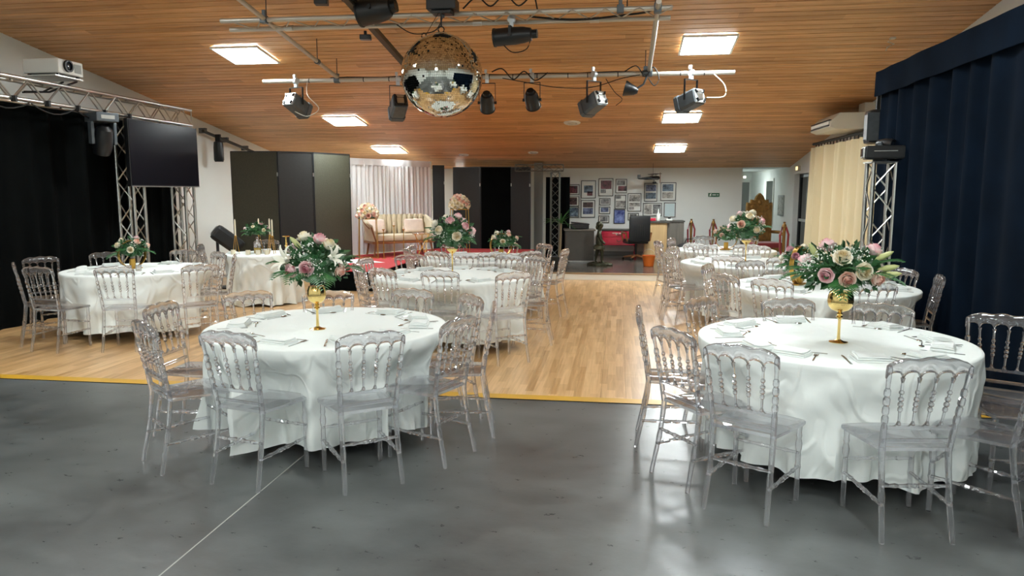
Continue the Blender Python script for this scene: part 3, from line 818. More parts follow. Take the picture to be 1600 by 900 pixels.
def frond_mesh(seed, n=13, L=1.0):
    r = random.Random(seed); mb = MB()
    def spine(t): return Vector((0, L*t, 0.16*math.sin(t*2.2) - 0.22*t*t))
    mb.tube([spine(i/6) for i in range(7)], [0.010, .009, .008, .007, .006, .004, .002], 5)
    for i in range(n):
        t = 0.16 + 0.84*i/(n-1); p = spine(t); ln = 0.40*math.sin(PI*(0.18+0.78*t))+0.06
        for s in (-1, 1):
            d = Vector((s*math.cos(0.75), math.sin(0.75)+0.1, -0.18)).normalized(); q = p + d*ln; mdl = p + d*ln*0.5 + Vector((0, 0, 0.02))
            wv = Vector((-d.y*s, d.x*s, 0))*0.022
            o = len(mb.v); mb.v += [tuple(p), tuple(mdl+wv), tuple(q), tuple(mdl-wv)]; mb.f += [(o, o+1, o+2), (o, o+2, o+3)]
    return mb.mesh('palm_leaf', 'palm', 0)
FRONDS = [frond_mesh(i) for i in range(3)]
def lily_mesh():
    mb = MB()
    for k in range(6):
        a0 = 2*PI*k/6; w_ = 0.17 if k % 2 else 0.13
        def f(u, v, a0=a0, w_=w_):
            uu = (u-0.5)*2; rr = 0.08+0.75*v**1.3; wd = w_*math.sin(PI*min(1, 0.12+v*0.88))
            z = 0.62*math.sin(v*1.9) - 0.06*uu*uu
            x, y = rr, uu*wd
            return (x*math.cos(a0)-y*math.sin(a0), x*math.sin(a0)+y*math.cos(a0), z)
        mb.grid(f, 5, 7)
    mb.tube([(0, 0, 0), (0, 0, 0.5)], 0.02, 6)
    return mb.mesh('lily', 'lily', 80)
ME_LILY = lily_mesh()
ME_BUD = MB().lathe([(0.01, 0), (0.10, 0.15), (0.16, 0.45), (0.12, 0.8), (0.02, 1.0)], 8).mesh('lily_bud', 'bud', 60)
def aim(o, d, roll=0.0):
    q = Vector(d).normalized().to_track_quat('Z', 'Y')
    o.rotation_mode = 'QUATERNION'
    from mathutils import Quaternion
    o.rotation_quaternion = q @ Quaternion((0, 0, 1), roll)
def foliage(mb, c, rad, n, r, size, flat=0.0):
    for _ in range(n):
        th = r.uniform(0, 2*PI); ph = math.asin(r.uniform(-0.75, 1)); k = r.uniform(0.35, 1.0)
        d = Vector((math.cos(th)*math.cos(ph), math.sin(th)*math.cos(ph), math.sin(ph)))
        p = Vector(c) + Vector((d.x*rad[0], d.y*rad[1], d.z*rad[2]))*k
        dd = (d + Vector((r.uniform(-.8, .8), r.uniform(-.8, .8), r.uniform(-.8, .8)))).normalized()
        s = size*r.uniform(0.6, 1.3); side = dd.cross(Vector((r.uniform(-1, 1), r.uniform(-1, 1), r.uniform(-1, 1)))).normalized()*s*0.3
        nn = dd.cross(side).normalized()*s*0.08
        o = len(mb.v); mb.v += [tuple(p), tuple(p+dd*s*0.5+side+nn), tuple(p+dd*s), tuple(p+dd*s*0.5-side+nn)]
        mb.f += [(o, o+1, o+2), (o, o+2, o+3)]
def bouquet(parent, c, rad, roses, seed, fronds=10, nleaf=340, nbreath=220, rsize=0.075, auto=0, palette=('pink', 'cream', 'pink', 'peach'), leafmat='leaf', lsize=0.06):
    """roses: list of (dx, dy, dz, kind) in units of the radii, as parts of the parent."""
    r = random.Random(seed); cx, cy, cz = c
    mb = MB(); foliage(mb, (cx, cy, cz), [q*0.92 for q in rad], nleaf, r, lsize)
    mb.sphere((cx, cy, cz-rad[2]*0.15), [q*0.62 for q in rad], 10, 7)
    fo = part('foliage', mb, leafmat, parent, 0); fo['kind'] = 'stuff'
    mb = MB(); foliage(mb, (cx, cy, cz), rad, nleaf//4, r, lsize*0.8)
    fo = part('eucalyptus_leaves', mb, 'eucal', parent, 0); fo['kind'] = 'stuff'
    mb = MB()
    clusters = []
    for _ in range(9):
        th = r.uniform(0, 2*PI); ph = math.asin(r.uniform(-0.35, 1))
        clusters.append((math.cos(th)*math.cos(ph), math.sin(th)*math.cos(ph), math.sin(ph)))
    for _ in range(nbreath):
        k = clusters[r.randrange(9)]
        d = [k[i] + r.gauss(0, 0.17) for i in range(3)]
        l = math.sqrt(sum(q*q for q in d)) or 1
        q = r.uniform(0.92, 1.10)
        p = [c[i] + d[i]/l*rad[i]*q for i in range(3)]; s = r.uniform(0.0035, 0.0065)*(lsize/0.06)
        o = len(mb.v)
        mb.v += [(p[0]+s, p[1], p[2]), (p[0]-s, p[1], p[2]), (p[0], p[1]+s, p[2]), (p[0], p[1]-s, p[2]), (p[0], p[1], p[2]+s), (p[0], p[1], p[2]-s)]
        mb.f += [(o+i, o+j, o+k_) for i, j, k_ in ((0, 2, 4), (2, 1, 4), (1, 3, 4), (3, 0, 4), (2, 0, 5), (1, 2, 5), (3, 1, 5), (0, 3, 5))]
    bb = part('baby_breath', mb, 'white_bud', parent, 60); bb['kind'] = 'stuff'
    rs = list(roses)
    for i in range(auto):
        g = i*2.39996; z = 1 - (i+0.5)/auto*1.25; q = math.sqrt(max(0, 1-z*z))
        rs.append((q*math.cos(g), q*math.sin(g), z, palette[i % len(palette)]))
    for dx, dy, dz, kd in rs:
        o = link('rose', ROSES[kd], parent, loc=(cx+dx*rad[0]*0.95, cy+dy*rad[1]*0.95, cz+dz*rad[2]*0.95))
        aim(o, (dx/rad[0], dy/rad[1]-0.001, dz/rad[2]*1.1+0.001), r.uniform(0, 6)); s = rsize*r.uniform(0.88, 1.1); o.scale = (s, s, s)
    for i in range(fronds):
        a = 2*PI*(i+r.uniform(-.3, .3))/fronds
        o = link('palm_leaf', FRONDS[r.randrange(3)], parent, loc=(cx+0.15*rad[0]*math.cos(a), cy+0.15*rad[1]*math.sin(a), cz-rad[2]*0.25), rot=(r.uniform(-0.25, 0.45), 0, a-PI/2))
        s = rad[0]*r.uniform(1.0, 1.32); o.scale = (s, s, s)
def gold_goblet(parent, H, bowl=0.058, z0=0.0):
    """Low gold pedestal bowl: foot, knopped stem, round bowl."""
    pr = [(0.056, 0), (0.056, 0.003), (0.03, 0.008), (0.011, 0.018), (0.009, 0.05), (0.008, H*0.42), (0.012, H*0.46), (0.021, H*0.49), (0.012, H*0.52), (0.019, H*0.55), (0.011, H*0.58), (0.021, H*0.60), (bowl*0.70, H*0.64), (bowl*0.93, H*0.71), (bowl, H*0.80), (bowl*0.97, H*0.90), (bowl*0.80, H)]
    part('vase', MB().lathe([(r, z+z0) for r, z in pr], 28), 'gold', parent, 50)

# front left: lilies and pink roses in a gold goblet
t = thing('flower_centerpiece', 'gold goblet of pink roses and a white lily on front table', 'flowers', (-2.04, 4.76, 0.763))
gold_goblet(t, 0.30, 0.064)
bouquet(t, (0, 0, 0.455), (0.235, 0.21, 0.18), [(-.42, -.82, -.18, 'pink'), (.10, -.98, -.08, 'pink'), (.25, -.25, .93, 'pink'), (.86, -.35, -.22, 'peach'), (-.28, -.10, .98, 'cream'), (.55, -.3, .72, 'cream'), (-.75, .3, .5, 'pink'), (.3, .8, .4, 'cream')], 3, fronds=11, rsize=0.098)
o = link('lily', ME_LILY, t, loc=(-0.135, -0.13, 0.475)); aim(o, (-0.5, -0.75, 0.45)); o.scale = (0.125,)*3
o = link('lily', ME_LILY, t, loc=(0.15, -0.10, 0.50)); aim(o, (0.75, -0.3, 0.3)); o.scale = (0.10,)*3
o = link('lily_bud', ME_BUD, t, loc=(-0.05, -0.1, 0.56)); aim(o, (-0.6, -0.2, 0.7)); o.scale = (0.11,)*3
# front right
t = thing('flower_centerpiece', 'gold goblet of pale roses and lily buds before the totem', 'flowers', (1.385, 4.80, 0.763))
gold_goblet(t, 0.325, 0.077)
bouquet(t, (0, 0, 0.46), (0.255, 0.22, 0.165), [(-.55, -.75, -.12, 'pink'), (-.12, -.97, -.22, 'peach'), (-.2, -.75, .5, 'cream'), (.62, -.72, -.2, 'peach'), (.25, -.92, .05, 'cream'), (.65, -.2, .72, 'pink'), (-.35, .2, .85, 'pink'), (.2, .8, .5, 'cream'), (-.8, .4, .2, 'pink')], 9, fronds=13, rsize=0.105, nbreath=420)
for d, p in (((0.9, -0.35, 0.25), (0.16, -0.12, 0.47)), ((0.8, -0.3, 0.5), (0.15, -0.08, 0.52)), ((-0.5, -.3, .7), (-0.16, -0.05, 0.53)), ((.7, -.5, .15), (.17, -.14, .44))):
    o = link('lily_bud', ME_BUD, t, loc=p); aim(o, d); o.scale = (0.12, 0.12, 0.125)
# tall arrangements
def tall(label, loc, H, seed, wid, pal):
    t = thing('flower_centerpiece', label, 'flowers', loc, 0, 'tall gold-stemmed bouquets')
    pr = [(0.065, 0), (0.065, 0.004), (0.02, 0.012), (0.008, 0.03), (0.008, H*0.72), (0.014, H*0.74), (0.008, H*0.76), (0.014, H*0.80), (0.05, H*0.9), (0.066, H*0.96), (0.066, H)]
    part('vase', MB().lathe(pr, 20), 'gold', t, 50)
    bouquet(t, (0, 0, H+0.17), (wid, wid*0.95, 0.205), [], seed, fronds=9, nleaf=300, nbreath=200, rsize=0.10, auto=12, palette=pal)
tall('tall gold stem of mauve and cream roses before the sofa', (-1.87, 8.2, 0.763), 0.30, 21, 0.235, ('pink', 'cream', 'pink'))
tall('tall gold stem of cream and pink roses before the throne', (1.70, 10.2, 0.763), 0.30, 22, 0.225, ('cream', 'pink', 'cream', 'peach'))
# hoop arrangements
def hoop(label, loc, seed, dx=0.0, rz=0.0, R_=0.16, band=0.022, pal=('pink', 'cream', 'peach'), off=(0.0, 0.0), rad=(0.20, 0.16, 0.13)):
    t = thing('flower_centerpiece', label, 'flowers', loc, rz, 'gold hoop arrangements')
    mb = MB()
    n = 40
    for i in range(n):
        a0, a1 = 2*PI*i/n, 2*PI*(i+1)/n
        ring = []
        for a in (a0, a1):
            for q in (R_, R_-0.008):
                for y in (-band, band): ring.append((q*math.cos(a), y, R_+0.012+q*math.sin(a)))
        mb.add(ring, [(0, 1, 5, 4), (2, 6, 7, 3), (0, 4, 6, 2), (1, 3, 7, 5)])
    part('hoop', mb, 'goldm', t, 60)
    part('base', MB().box((0, 0, 0.007), (0.20, 0.09, 0.014)), 'goldm', t, 0, 0.003)
    part('vase', MB().lathe([(0.034, 0.014), (0.036, 0.02), (0.036, 0.12), (0.033, 0.124)], 16), 'goldm', t)
    bouquet(t, (off[0], off[1], 0.25), rad, [], seed, fronds=8, nleaf=220, nbreath=120, rsize=0.075, auto=9, palette=pal, lsize=0.055)
hoop('gold hoop with ferns and small roses beside the black curtain', (-5.92, 8.28, 0.763), 31, rz=1.1, R_=0.17)
hoop('gold hoop with small pink flowers before the red stage', (-1.66, 10.42, 0.763), 32, R_=0.17, off=(0.05, 0.0), rz=0.6)
hoop('gold hoop with eucalyptus and cream rose behind the rose bouquet', (1.83, 7.8, 0.763), 33, rz=0.95, R_=0.19, pal=('cream', 'deep', 'cream'), off=(0.02, 0.0), rad=(.21, .18, .14))
hoop('gold hoop with pale roses nearest the throne', (1.75, 12.4, 0.763), 34, R_=0.175, pal=('cream', 'peach', 'pink'))

# candle table: bottle vase, four candlesticks, tea lights
t = thing('flower_centerpiece', 'small bottle vase of dusky flowers between tall candles', 'flowers', (-5.50, 10.66, 0.763))
part('bottle', MB().lathe([(0.05, 0), (0.055, 0.01), (0.055, 0.12), (0.04, 0.17), (0.02, 0.20), (0.018, 0.25), (0.021, 0.255)], 18), 'vglass', t, 60)
part('liquid', MB().lathe([(0.047, 0.006), (0.05, 0.012), (0.05, 0.085)], 18), 'oil', t, 40)
bouquet(t, (0, 0, 0.36), (0.19, 0.17, 0.10), [], 41, fronds=10, nleaf=200, nbreath=50, rsize=0.06, auto=7, palette=('deep', 'pink', 'cream'))
for i, (x, y, lb) in enumerate(((-5.80, 10.56, 'leftmost'), (-5.60, 10.92, 'second'), (-5.42, 10.92, 'third'), (-5.22, 10.60, 'rightmost'))):
    t = thing('candlestick', 'gold tripod candlestick with white taper, %s of four on candle table' % lb, 'candlestick', (x, y, 0.763), 0.4*i, 'tall candlesticks on the candle table')
    for k in range(3):
        a = 2*PI*k/3
        rod('leg', (0.055*math.cos(a), 0.055*math.sin(a), 0), (0.012*math.cos(a), 0.012*math.sin(a), 0.26), 0.004, 'goldm', t, 6)
    part('cup', MB().lathe([(0.016, 0.25), (0.02, 0.262), (0.016, 0.275)], 12), 'goldm', t)
    part('candle', MB().lathe([(0.012, 0.262), (0.011, 0.5), (0.005, 0.525)], 10), 'candle', t)
for x, y, lb in ((-5.75, 10.38, 'left of the bottle vase'), (-5.36, 10.40, 'right of the bottle vase'), (-5.24, 10.44, 'near the table edge'), (-5.50, 10.36, 'before the bottle vase')):
    t = thing('tea_light', 'small frosted tea light cup %s' % lb, 'candle', (x, y, 0.763), 0, 'tea lights on the candle table')
    part('cup', MB().lathe([(0.028, 0), (0.034, 0.004), (0.036, 0.07), (0.033, 0.07), (0.031, 0.02)], 16), 'candle', t)
    part('wick', MB().lathe([(0.002, 0.018), (0.002, 0.034)], 6), 'black', t)
t = thing('gold_candle_holder', 'short gold pillar holder beside the candle table candles', 'candlestick', (-5.06, 10.72, 0.763))
part('stem', MB().lathe([(0.05, 0), (0.05, 0.006), (0.014, 0.02), (0.012, 0.1), (0.024, 0.12), (0.012, 0.14), (0.012, 0.25)], 16), 'gold', t)
part('dish', MB().lathe([(0.012, 0.25), (0.055, 0.256), (0.058, 0.268), (0.05, 0.264)], 16), 'gold', t)
for x, y, lb in ((-5.66, 8.02, 'beside the fern hoop'), (-5.74, 7.95, 'nearest the fern hoop base')):
    t = thing('tea_light', 'small clear tea light glass %s' % lb, 'candle', (x, y, 0.763), 0, 'tea lights beside the hoop')
    part('glass', MB().lathe([(0.028, 0), (0.032, 0.004), (0.034, 0.075), (0.031, 0.075), (0.028, 0.01)], 16), 'vglass', t)
    part('wax', MB().lathe([(0.026, 0.008), (0.027, 0.03)], 14), 'candle', t)

# ------------------------------------------------------------------ trusses
def box_truss(name, label, a, b, w_, pitch, material='alu', chord=0.025, brace=0.010, cat='truss', side=None):
    a, b = Vector(a), Vector(b); d = (b-a); L = d.length; d.normalize()
    up = Vector((0, 0, 1)) if abs(d.z) < 0.9 else Vector((0, 1, 0))
    x = d.cross(up).normalized(); y = x.cross(d).normalized()
    if side: x = Vector(side[0]).normalized(); y = Vector(side[1]).normalized()
    t = thing(name, label, cat, tuple(a))
    h = w_/2 - chord
    cs = [x*h+y*h, x*h-y*h, -x*h-y*h, -x*h+y*h]
    for q in cs: rod('chord', q, q+d*L, chord, material, t, 10)
    n = max(2, int(round(L/pitch)))
    for i in range(4):
        p, q = cs[i], cs[(i+1) % 4]
        for k in range(n):
            s0, s1 = L*k/n, L*(k+1)/n
            if k % 2 == 0: rod('brace', p+d*s0, q+d*s1, brace, material, t, 6)
            else: rod('brace', q+d*s0, p+d*s1, brace, material, t, 6)
        rod('brace', p, q, brace, material, t, 6); rod('brace', p+d*L, q+d*L, brace, material, t, 6)
    return t
box_truss('lighting_truss', 'long aluminium box truss along the top of the black curtain', (-7.25, 5.6, 2.93), (-7.25, 11.72, 2.93), 0.30, 0.27)
for y, lb in ((10.22, 'aluminium truss tower under the television, nearer'), (11.55, 'aluminium truss tower under the television, farther')):
    t = box_truss('truss_tower', lb, (-7.25, y, 0.02), (-7.25, y, 2.77), 0.30, 0.30)
    part('base_plate', MB().box((0, 0, -0.01), (0.42, 0.42, 0.016)), 'alu', t, 0)
t = box_truss('truss_totem', 'aluminium truss totem carrying a moving head by navy curtain', (2.96, 9.02, 0.02), (2.96, 9.02, 2.03), 0.29, 0.27)
part('base_plate', MB().box((0, 0, -0.01), (0.5, 0.5, 0.016)), 'alu', t, 0)
part('top_plate', MB().box((0, 0, 2.015), (0.31, 0.31, 0.012)), 'alu', t, 0)
box_truss('truss_tower', 'narrow black-backed truss tower beside the dracaena', (-1.36, 16.0, 0.12), (-1.36, 16.0, 2.12), 0.21, 0.19, 'aludull', chord=0.014, brace=0.006)
box_truss('truss_beam', 'short truss beam from the grey column to the tower', (-2.25, 16.15, 2.22), (-1.2, 16.15, 2.22), 0.16, 0.2, 'aludull', chord=0.012, brace=0.005)

# ladder truss and pipes under the ceiling
t = thing('ladder_truss', 'flat two-tube ladder truss above the mirror ball', 'truss', (-4.5, 8.1, 3.62))
rod('chord', (0, 0, 0), (5.02, 0.10, -0.0), 0.027, 'alupaint', t, 14)
rod('chord', (-0.02, 0.24, -0.045), (5.02, 0.36, -0.045), 0.027, 'alupaint', t, 14)
for k in range(14):
    x0 = 0.12 + k*0.35
    rod('brace', (x0, 0.005, -0.01), (x0+0.16, 0.245, -0.045), 0.008, 'alupaint', t, 6); rod('brace', (x0+0.19, 0.245, -0.045), (x0+0.35, 0.01, -0.01), 0.008, 'alupaint', t, 6)
rod('threaded_rod', (0.55, 0.0, 0.0), (0.55, 0.0, 0.32), 0.006, 'black', t, 6); rod('threaded_rod', (4.55, 0.08, 0.0), (4.55, 0.08, 0.31), 0.006, 'black', t, 6)
rod('threaded_rod', (2.6, 0.05, 0.0), (2.6, 0.05, 0.3), 0.006, 'black', t, 6)
for x, y in ((0.52, 0.0), (4.48, 0.09)):
    part('clamp', MB().box((x, y, 0.0), (0.075, 0.075, 0.085)).box((x, y, 0.06), (0.04, 0.03, 0.09)), 'housing', t, 0, 0.008)
for x, y in ((0.7, 0.25), (2.9, 0.3), (4.2, 0.34)):
    part('sleeve', MB().lathe([(0.034, -0.05), (0.034, 0.05)], 14, Matrix.Translation((x, y, -0.045)) @ Matrix.Rotation(PI/2, 4, 'Y')), 'alu', t)
t = thing('lighting_pipe', 'long pale crossbar pipe carrying the stage spots', 'pipe', (-5.08, 10.24, 3.27))
rod('tube', (0, 0, 0), (6.57, 0.10, 0.0), 0.029, 'alupaint', t, 14)
for x in (1.1, 2.9, 5.4):
    rod('threaded_rod', (x, 0.02, 0.0), (x, 0.02, 0.30), 0.006, 'black', t, 6)
    part('clamp', MB().lathe([(0.042, -0.04), (0.042, 0.04)], 12, Matrix.Translation((x, 0.02, 0)) @ Matrix.Rotation(PI/2, 4, 'Y')).box((x, 0.02, 0.05), (0.05, 0.04, 0.08)), 'housing', t)
for i in range(16):
    x = 0.75 + i*0.36 + rnd.uniform(-.08, .08)
    part('cable_tie', MB().lathe([(0.0315, -0.006), (0.0315, 0.006)], 10, Matrix.Translation((x, 0.015*x, 0)) @ Matrix.Rotation(PI/2, 4, 'Y')), 'cable', t)
pts = [(1.0+0.25*i, 0.015*(1+.25*i)+0.005, 0.034+0.006*math.sin(i*1.7)) for i in range(19)]
part('cable', MB().tube(pts, 0.009, 6), 'cable', t)
t = thing('lighting_pipe', 'slanting pale pipe from ladder truss to left crossbar', 'pipe', (-3.97, 7.0, 3.66))
rod('tube', (0, 0.0, 0.12), (0.0, 3.28, -0.36), 0.026, 'alupaint', t, 12)
rod('threaded_rod', (0, 2.55, -0.25), (0, 2.55, 0.05), 0.006, 'black', t, 6)
part('clamp', MB().lathe([(0.036, -0.03), (0.036, 0.03)], 12, Matrix.Translation((0, 2.55, -0.253)) @ Matrix.Rotation(PI/2, 4, 'X')), 'housing', t)
t = thing('lighting_pipe', 'pale pipe joining the ladder truss to the right crossbar', 'pipe', (0.37, 8.2, 3.62))
rod('tube', (0, -0.2, 0.02), (0.0, 2.12, -0.32), 0.029, 'alupaint', t, 12)
part('clamp', MB().box((0, 0.0, 0.0), (0.08, 0.10, 0.10)), 'housing', t, 0, 0.01)
part('clamp', MB().box((0, 2.1, -0.33), (0.09, 0.10, 0.12)), 'housing', t, 0, 0.01)
t = thing('ceiling_beam', 'dark slanting steel beam left of the mirror ball', 'beam', (-2.92, 7.2, 3.86))
part('profile', MB().box((0, 0, 0), (0.075, 3.05, 0.06), Matrix.Translation((0, 1.5, -0.235)) @ Matrix.Rotation(-SL, 4, 'X')), 'brownpipe', t, 0, 0.006)
part('bracket', MB().box((0, 0.75, -0.10), (0.13, 0.12, 0.05)), 'black', t, 0)

# mirror ball
t = thing('mirror_ball', 'large mirror ball hanging from the ladder truss', 'mirror ball', (-1.90, 7.92, 2.935))
RB = 0.435
part('core', MB().sphere((0, 0, 0), RB-0.004, 40, 24), 'core', t, 60)
mb = MB(); r3 = random.Random(5); s = 0.0215
nr = int(PI*RB/s)
for j in range(nr):
    th = -PI/2 + PI*(j+0.5)/nr
    m_ = max(4, int(2*PI*RB*math.cos(th)/s))
    for i in range(m_):
        if r3.random() < 0.006: continue
        a = 2*PI*(i+0.5)/m_
        nv = Vector((math.cos(th)*math.cos(a), math.cos(th)*math.sin(a), math.sin(th)))
        e1 = Vector((-math.sin(a), math.cos(a), 0)); e2 = nv.cross(e1)
        ti_ = [r3.gauss(0, 0.009), r3.gauss(0, 0.009)]
        n2 = (nv + e1*ti_[0] + e2*ti_[1]).normalized(); u1 = (e1 - n2*e1.dot(n2)).normalized(); u2 = n2.cross(u1)
        p = nv*RB; h = s*0.475
        o = len(mb.v); mb.v += [tuple(p-u1*h-u2*h), tuple(p+u1*h-u2*h), tuple(p+u1*h+u2*h), tuple(p-u1*h+u2*h)]; mb.f.append((o, o+1, o+2, o+3))
mt = part('mirror_tiles', mb, 'mirror', t, 0); mt['kind'] = 'stuff'
part('cap', MB().lathe([(0.07, RB-0.012), (0.06, RB+0.006), (0.02, RB+0.014)], 18), 'alu', t)
part('eye_ring', MB().tube([(0.032*math.cos(2*PI*k/14), 0, RB+0.04+0.032*math.sin(2*PI*k/14)) for k in range(15)], 0.007, 6), 'black', t)
part('suspension', MB().tube([(0, 0, RB+0.07), (0, 0.01, RB+0.24)], 0.009, 6).tube([(-0.18, 0, RB-0.03), (-0.02, 0.02, RB+0.24)], 0.003, 5), 'black', t)
part('side_ring', MB().tube([(-0.19+0.025*math.cos(2*PI*k/12), 0, RB-0.02+0.03*math.sin(2*PI*k/12)) for k in range(13)], 0.006, 6), 'black', t)
t = thing('ball_motor', 'black motor box on the ladder truss above the mirror ball', 'motor', (-1.90, 8.0, 3.62))
part('housing', MB().prism([(-0.16, -0.1), (0.16, -0.1), (0.16, 0.1), (-0.16, 0.1)], 0.0, 0.11).box((0, 0, -0.02), (0.22, 0.16, 0.04)), 'blackp', t, 0, 0.012)
part('shaft', MB().lathe([(0.018, -0.07), (0.018, 0.0)], 10), 'housing', t)
part('hook', MB().box((0, 0, 0.16), (0.05, 0.05, 0.1)), 'black', t, 0)

# ------------------------------------------------------------------ spotlights
def yoke_clamp(t, w_, drop, top):
    """Stirrup of the lamp and the hook clamp that grips the pipe at local height top."""
    zt = top-0.09
    y = MB().box((-w_, 0, (zt+0.0)/2), (0.006, 0.03, zt)).box((w_, 0, zt/2), (0.006, 0.03, zt)).box((0, 0, zt), (2*w_, 0.03, 0.008))
    part('yoke', y, 'black', t, 0)
    part('clamp', MB().box((0, 0, top-0.05), (0.05, 0.035, 0.07)).lathe([(0.045, -0.022), (0.045, 0.022)], 14, Matrix.Translation((0, 0, top)) @ Matrix.Rotation(PI/2, 4, 'Y')).box((-0.02, 0, top+0.07), (0.035, 0.03, 0.05)), 'rearplate', t)
def pc_spot(label, loc, yaw, pitch, top, plate='rearplate', s=1.0):
    """Box spotlight: square tapering housing, pale rear plate with four corner knobs, lens barrel in front (+Y)."""
    t = thing('stage_spot', label, 'spotlight', loc, yaw, 'box spotlights on the crossbar')
    T = Matrix.Rotation(pitch, 4, 'X')
    hs = 0.105*s
    body = MB()
    def ringbox(y0, h0, y1, h1, T):
        vs = []
        for y, h in ((y0, h0), (y1, h1)):
            k = h*0.72
            vs += [(-k, y, -h), (k, y, -h), (h, y, -k), (h, y, k), (k, y, h), (-k, y, h), (-h, y, k), (-h, y, -k)]
        body.add(vs, [tuple(reversed(range(8))), tuple(range(8, 16))] + [(i, (i+1) % 8, 8+(i+1) % 8, 8+i) for i in range(8)], T)
    ringbox(-0.15*s, hs, 0.12*s, hs*1.02, T); ringbox(0.12*s, hs*1.1, 0.19*s, hs*1.1, T)
    part('housing', body, 'housing', t, 0, 0.004)
    pm_ = MB().box((0, -0.158*s, 0), (hs*1.75, 0.018, hs*1.75), T)
    pl_ = part('rear_plate', pm_, plate, t, 0, 0.006)
    part('control_panel', MB().box((0, -0.170*s, -0.008), (hs*0.9, 0.014, hs*0.8), T).box((0, -0.170*s, hs*0.6), (hs*1.1, 0.012, hs*0.3), T), 'alu', pl_, 0, 0.003)
    for sx in (-1, 1):
        for sz in (-1, 1):
            part('knob', MB().box((0, 0, 0), (0.018, 0.03, 0.05), T @ Matrix.Translation((sx*hs*0.62, -0.176*s, sz*hs*0.55)) @ Matrix.Rotation(0.5*sx, 4, 'Y')), 'black', pl_, 0)
    part('lens', MB().lathe([(hs*0.85, 0), (hs*0.7, 0.02), (0.01, 0.035)], 18, T @ Matrix.Translation((0, 0.185*s, 0)) @ Matrix.Rotation(-PI/2, 4, 'X')), 'lens', t)
    for k in range(4):
        part('cooling_fin', MB().box((0, -0.09*s+0.045*k, hs*1.01), (hs*1.2, 0.008, 0.012), T), 'black', t, 0)
    yoke_clamp(t, hs+0.014, 0, top)
    return t
pc_spot('box spot with white rear plate at crossbar left end', (-4.57, 10.2, 2.93), -0.35, -0.45, 0.33)
pc_spot('dark box spot hanging left of the mirror ball', (-3.08, 10.22, 2.88), 0.5, -0.5, 0.38, 'blackp')
pc_spot('box spot with pale rear plate right of the two round lamps', (-0.36, 10.25, 2.89), 0.75, -0.4, 0.38)
pc_spot('box spot with silver rear plate at crossbar right end', (0.92, 10.28, 2.91), 0.75, -0.28, 0.36)
def par_can(label, loc, yaw, pitch, top, r=0.10, L=0.24, grp='round par lamps'):
    t = thing('par_lamp', label, 'spotlight', loc, yaw, grp)
    T = Matrix.Rotation(pitch, 4, 'X') @ Matrix.Rotation(-PI/2, 4, 'X')
    part('can', MB().lathe([(0.02, -L*0.62), (r*0.72, -L*0.55), (r*0.92, -L*0.35), (r, -L*0.1), (r, L*0.45), (r*1.07, L*0.45), (r*1.07, L*0.5), (r*0.9, L*0.5), (r*0.85, L*0.3)], 20, T), 'blackp', t)
    part('lens', MB().lathe([(r*0.84, L*0.3), (r*0.4, L*0.36)], 18, T), 'lens', t)
    part('rear_cap', MB().lathe([(r*0.5, -L*0.72), (r*0.5, -L*0.5)], 12, T), 'black', t)
    for sx in (-1, 1): part('pivot_knob', MB().lathe([(0.018, 0), (0.022, 0.03)], 10, Matrix.Translation((sx*r, 0, 0)) @ Matrix.Rotation(sx*PI/2, 4, 'Y')), 'black', t)
    yoke_clamp(t, r+0.012, 0, top)
par_can('round par lamp right beside the mirror ball', (-1.82, 10.24, 2.92), 0.1, -0.75, 0.35)
par_can('round par lamp, second from the mirror ball', (-1.20, 10.26, 2.95), -0.1, -0.7, 0.32)
par_can('large black par lamp on the ladder truss left of motor', (-2.70, 8.12, 3.68), 1.5, -0.15, 0.12, 0.14, 0.36, 'ladder truss lamps')
par_can('black lamp slung below the ladder truss right of ball', (-1.2, 8.3, 3.40), 1.5, -0.05, 0.18, 0.095, 0.40, 'ladder truss lamps')
t = thing('clip_flood', 'small black clip lamp tilted beside the right pipe joint', 'spotlight', (0.14, 10.26, 3.06))
T = Matrix.Rotation(PI/2+0.25, 4, 'Y')
part('hood', MB().lathe([(0.03, -0.09), (0.06, -0.05), (0.075, 0.0), (0.105, 0.09), (0.10, 0.095), (0.06, 0.02)], 14, T @ Matrix.Rotation(PI, 4, 'X')), 'blackp', t)
part('neck', MB().tube([(0.08, 0, 0.02), (0.16, 0, 0.07), (0.21, 0, 0.19)], 0.014, 8), 'housing', t)
part('clip', MB().box((0.2, 0, 0.2), (0.06, 0.05, 0.05)), 'black', t, 0)
for x, y, lb, d in ((-3.38, 8.3, 'small black box fixed to the ceiling near beam', (0.15, 0.12, 0.07)), (-2.98, 8.62, 'small black box under the ladder truss near beam', (0.13, 0.1, 0.055))):
    t = thing('ceiling_box', lb, 'junction box', (x, y, ceil_z(y)-0.045 if x < -3.1 else 3.50), 0.2)
    part('case', MB().box((0, 0, 0), d), 'blackp', t, 0, 0.008)
    part('bracket', MB().box((0, 0, d[2]/2+0.02), (0.03, 0.05, 0.05)), 'black', t, 0)
def cable(label, pts, r=0.006, m='cable'):
    P_ = [Vector(p) for p in pts]; out = []
    for i in range(len(P_)-1):
        p0, p1, p2, p3 = P_[max(i-1, 0)], P_[i], P_[i+1], P_[min(i+2, len(P_)-1)]
        for k in range(6):
            u = k/6
            out.append(0.5*((2*p1) + (p2-p0)*u + (2*p0-5*p1+4*p2-p3)*u*u + (3*p1-p0-3*p2+p3)*u**3))
    out.append(P_[-1])
    o = part('cable', MB().tube(out, r, 6), m, None)
    return tag(o, label, 'cable')
cable('pale cable looping from the leftmost box spot to crossbar', [(-4.42, 10.24, 3.25), (-4.36, 10.1, 3.05), (-4.18, 10.05, 2.86), (-4.33, 10.0, 2.75), (-4.52, 10.02, 2.82)], 0.005, 'wcable')
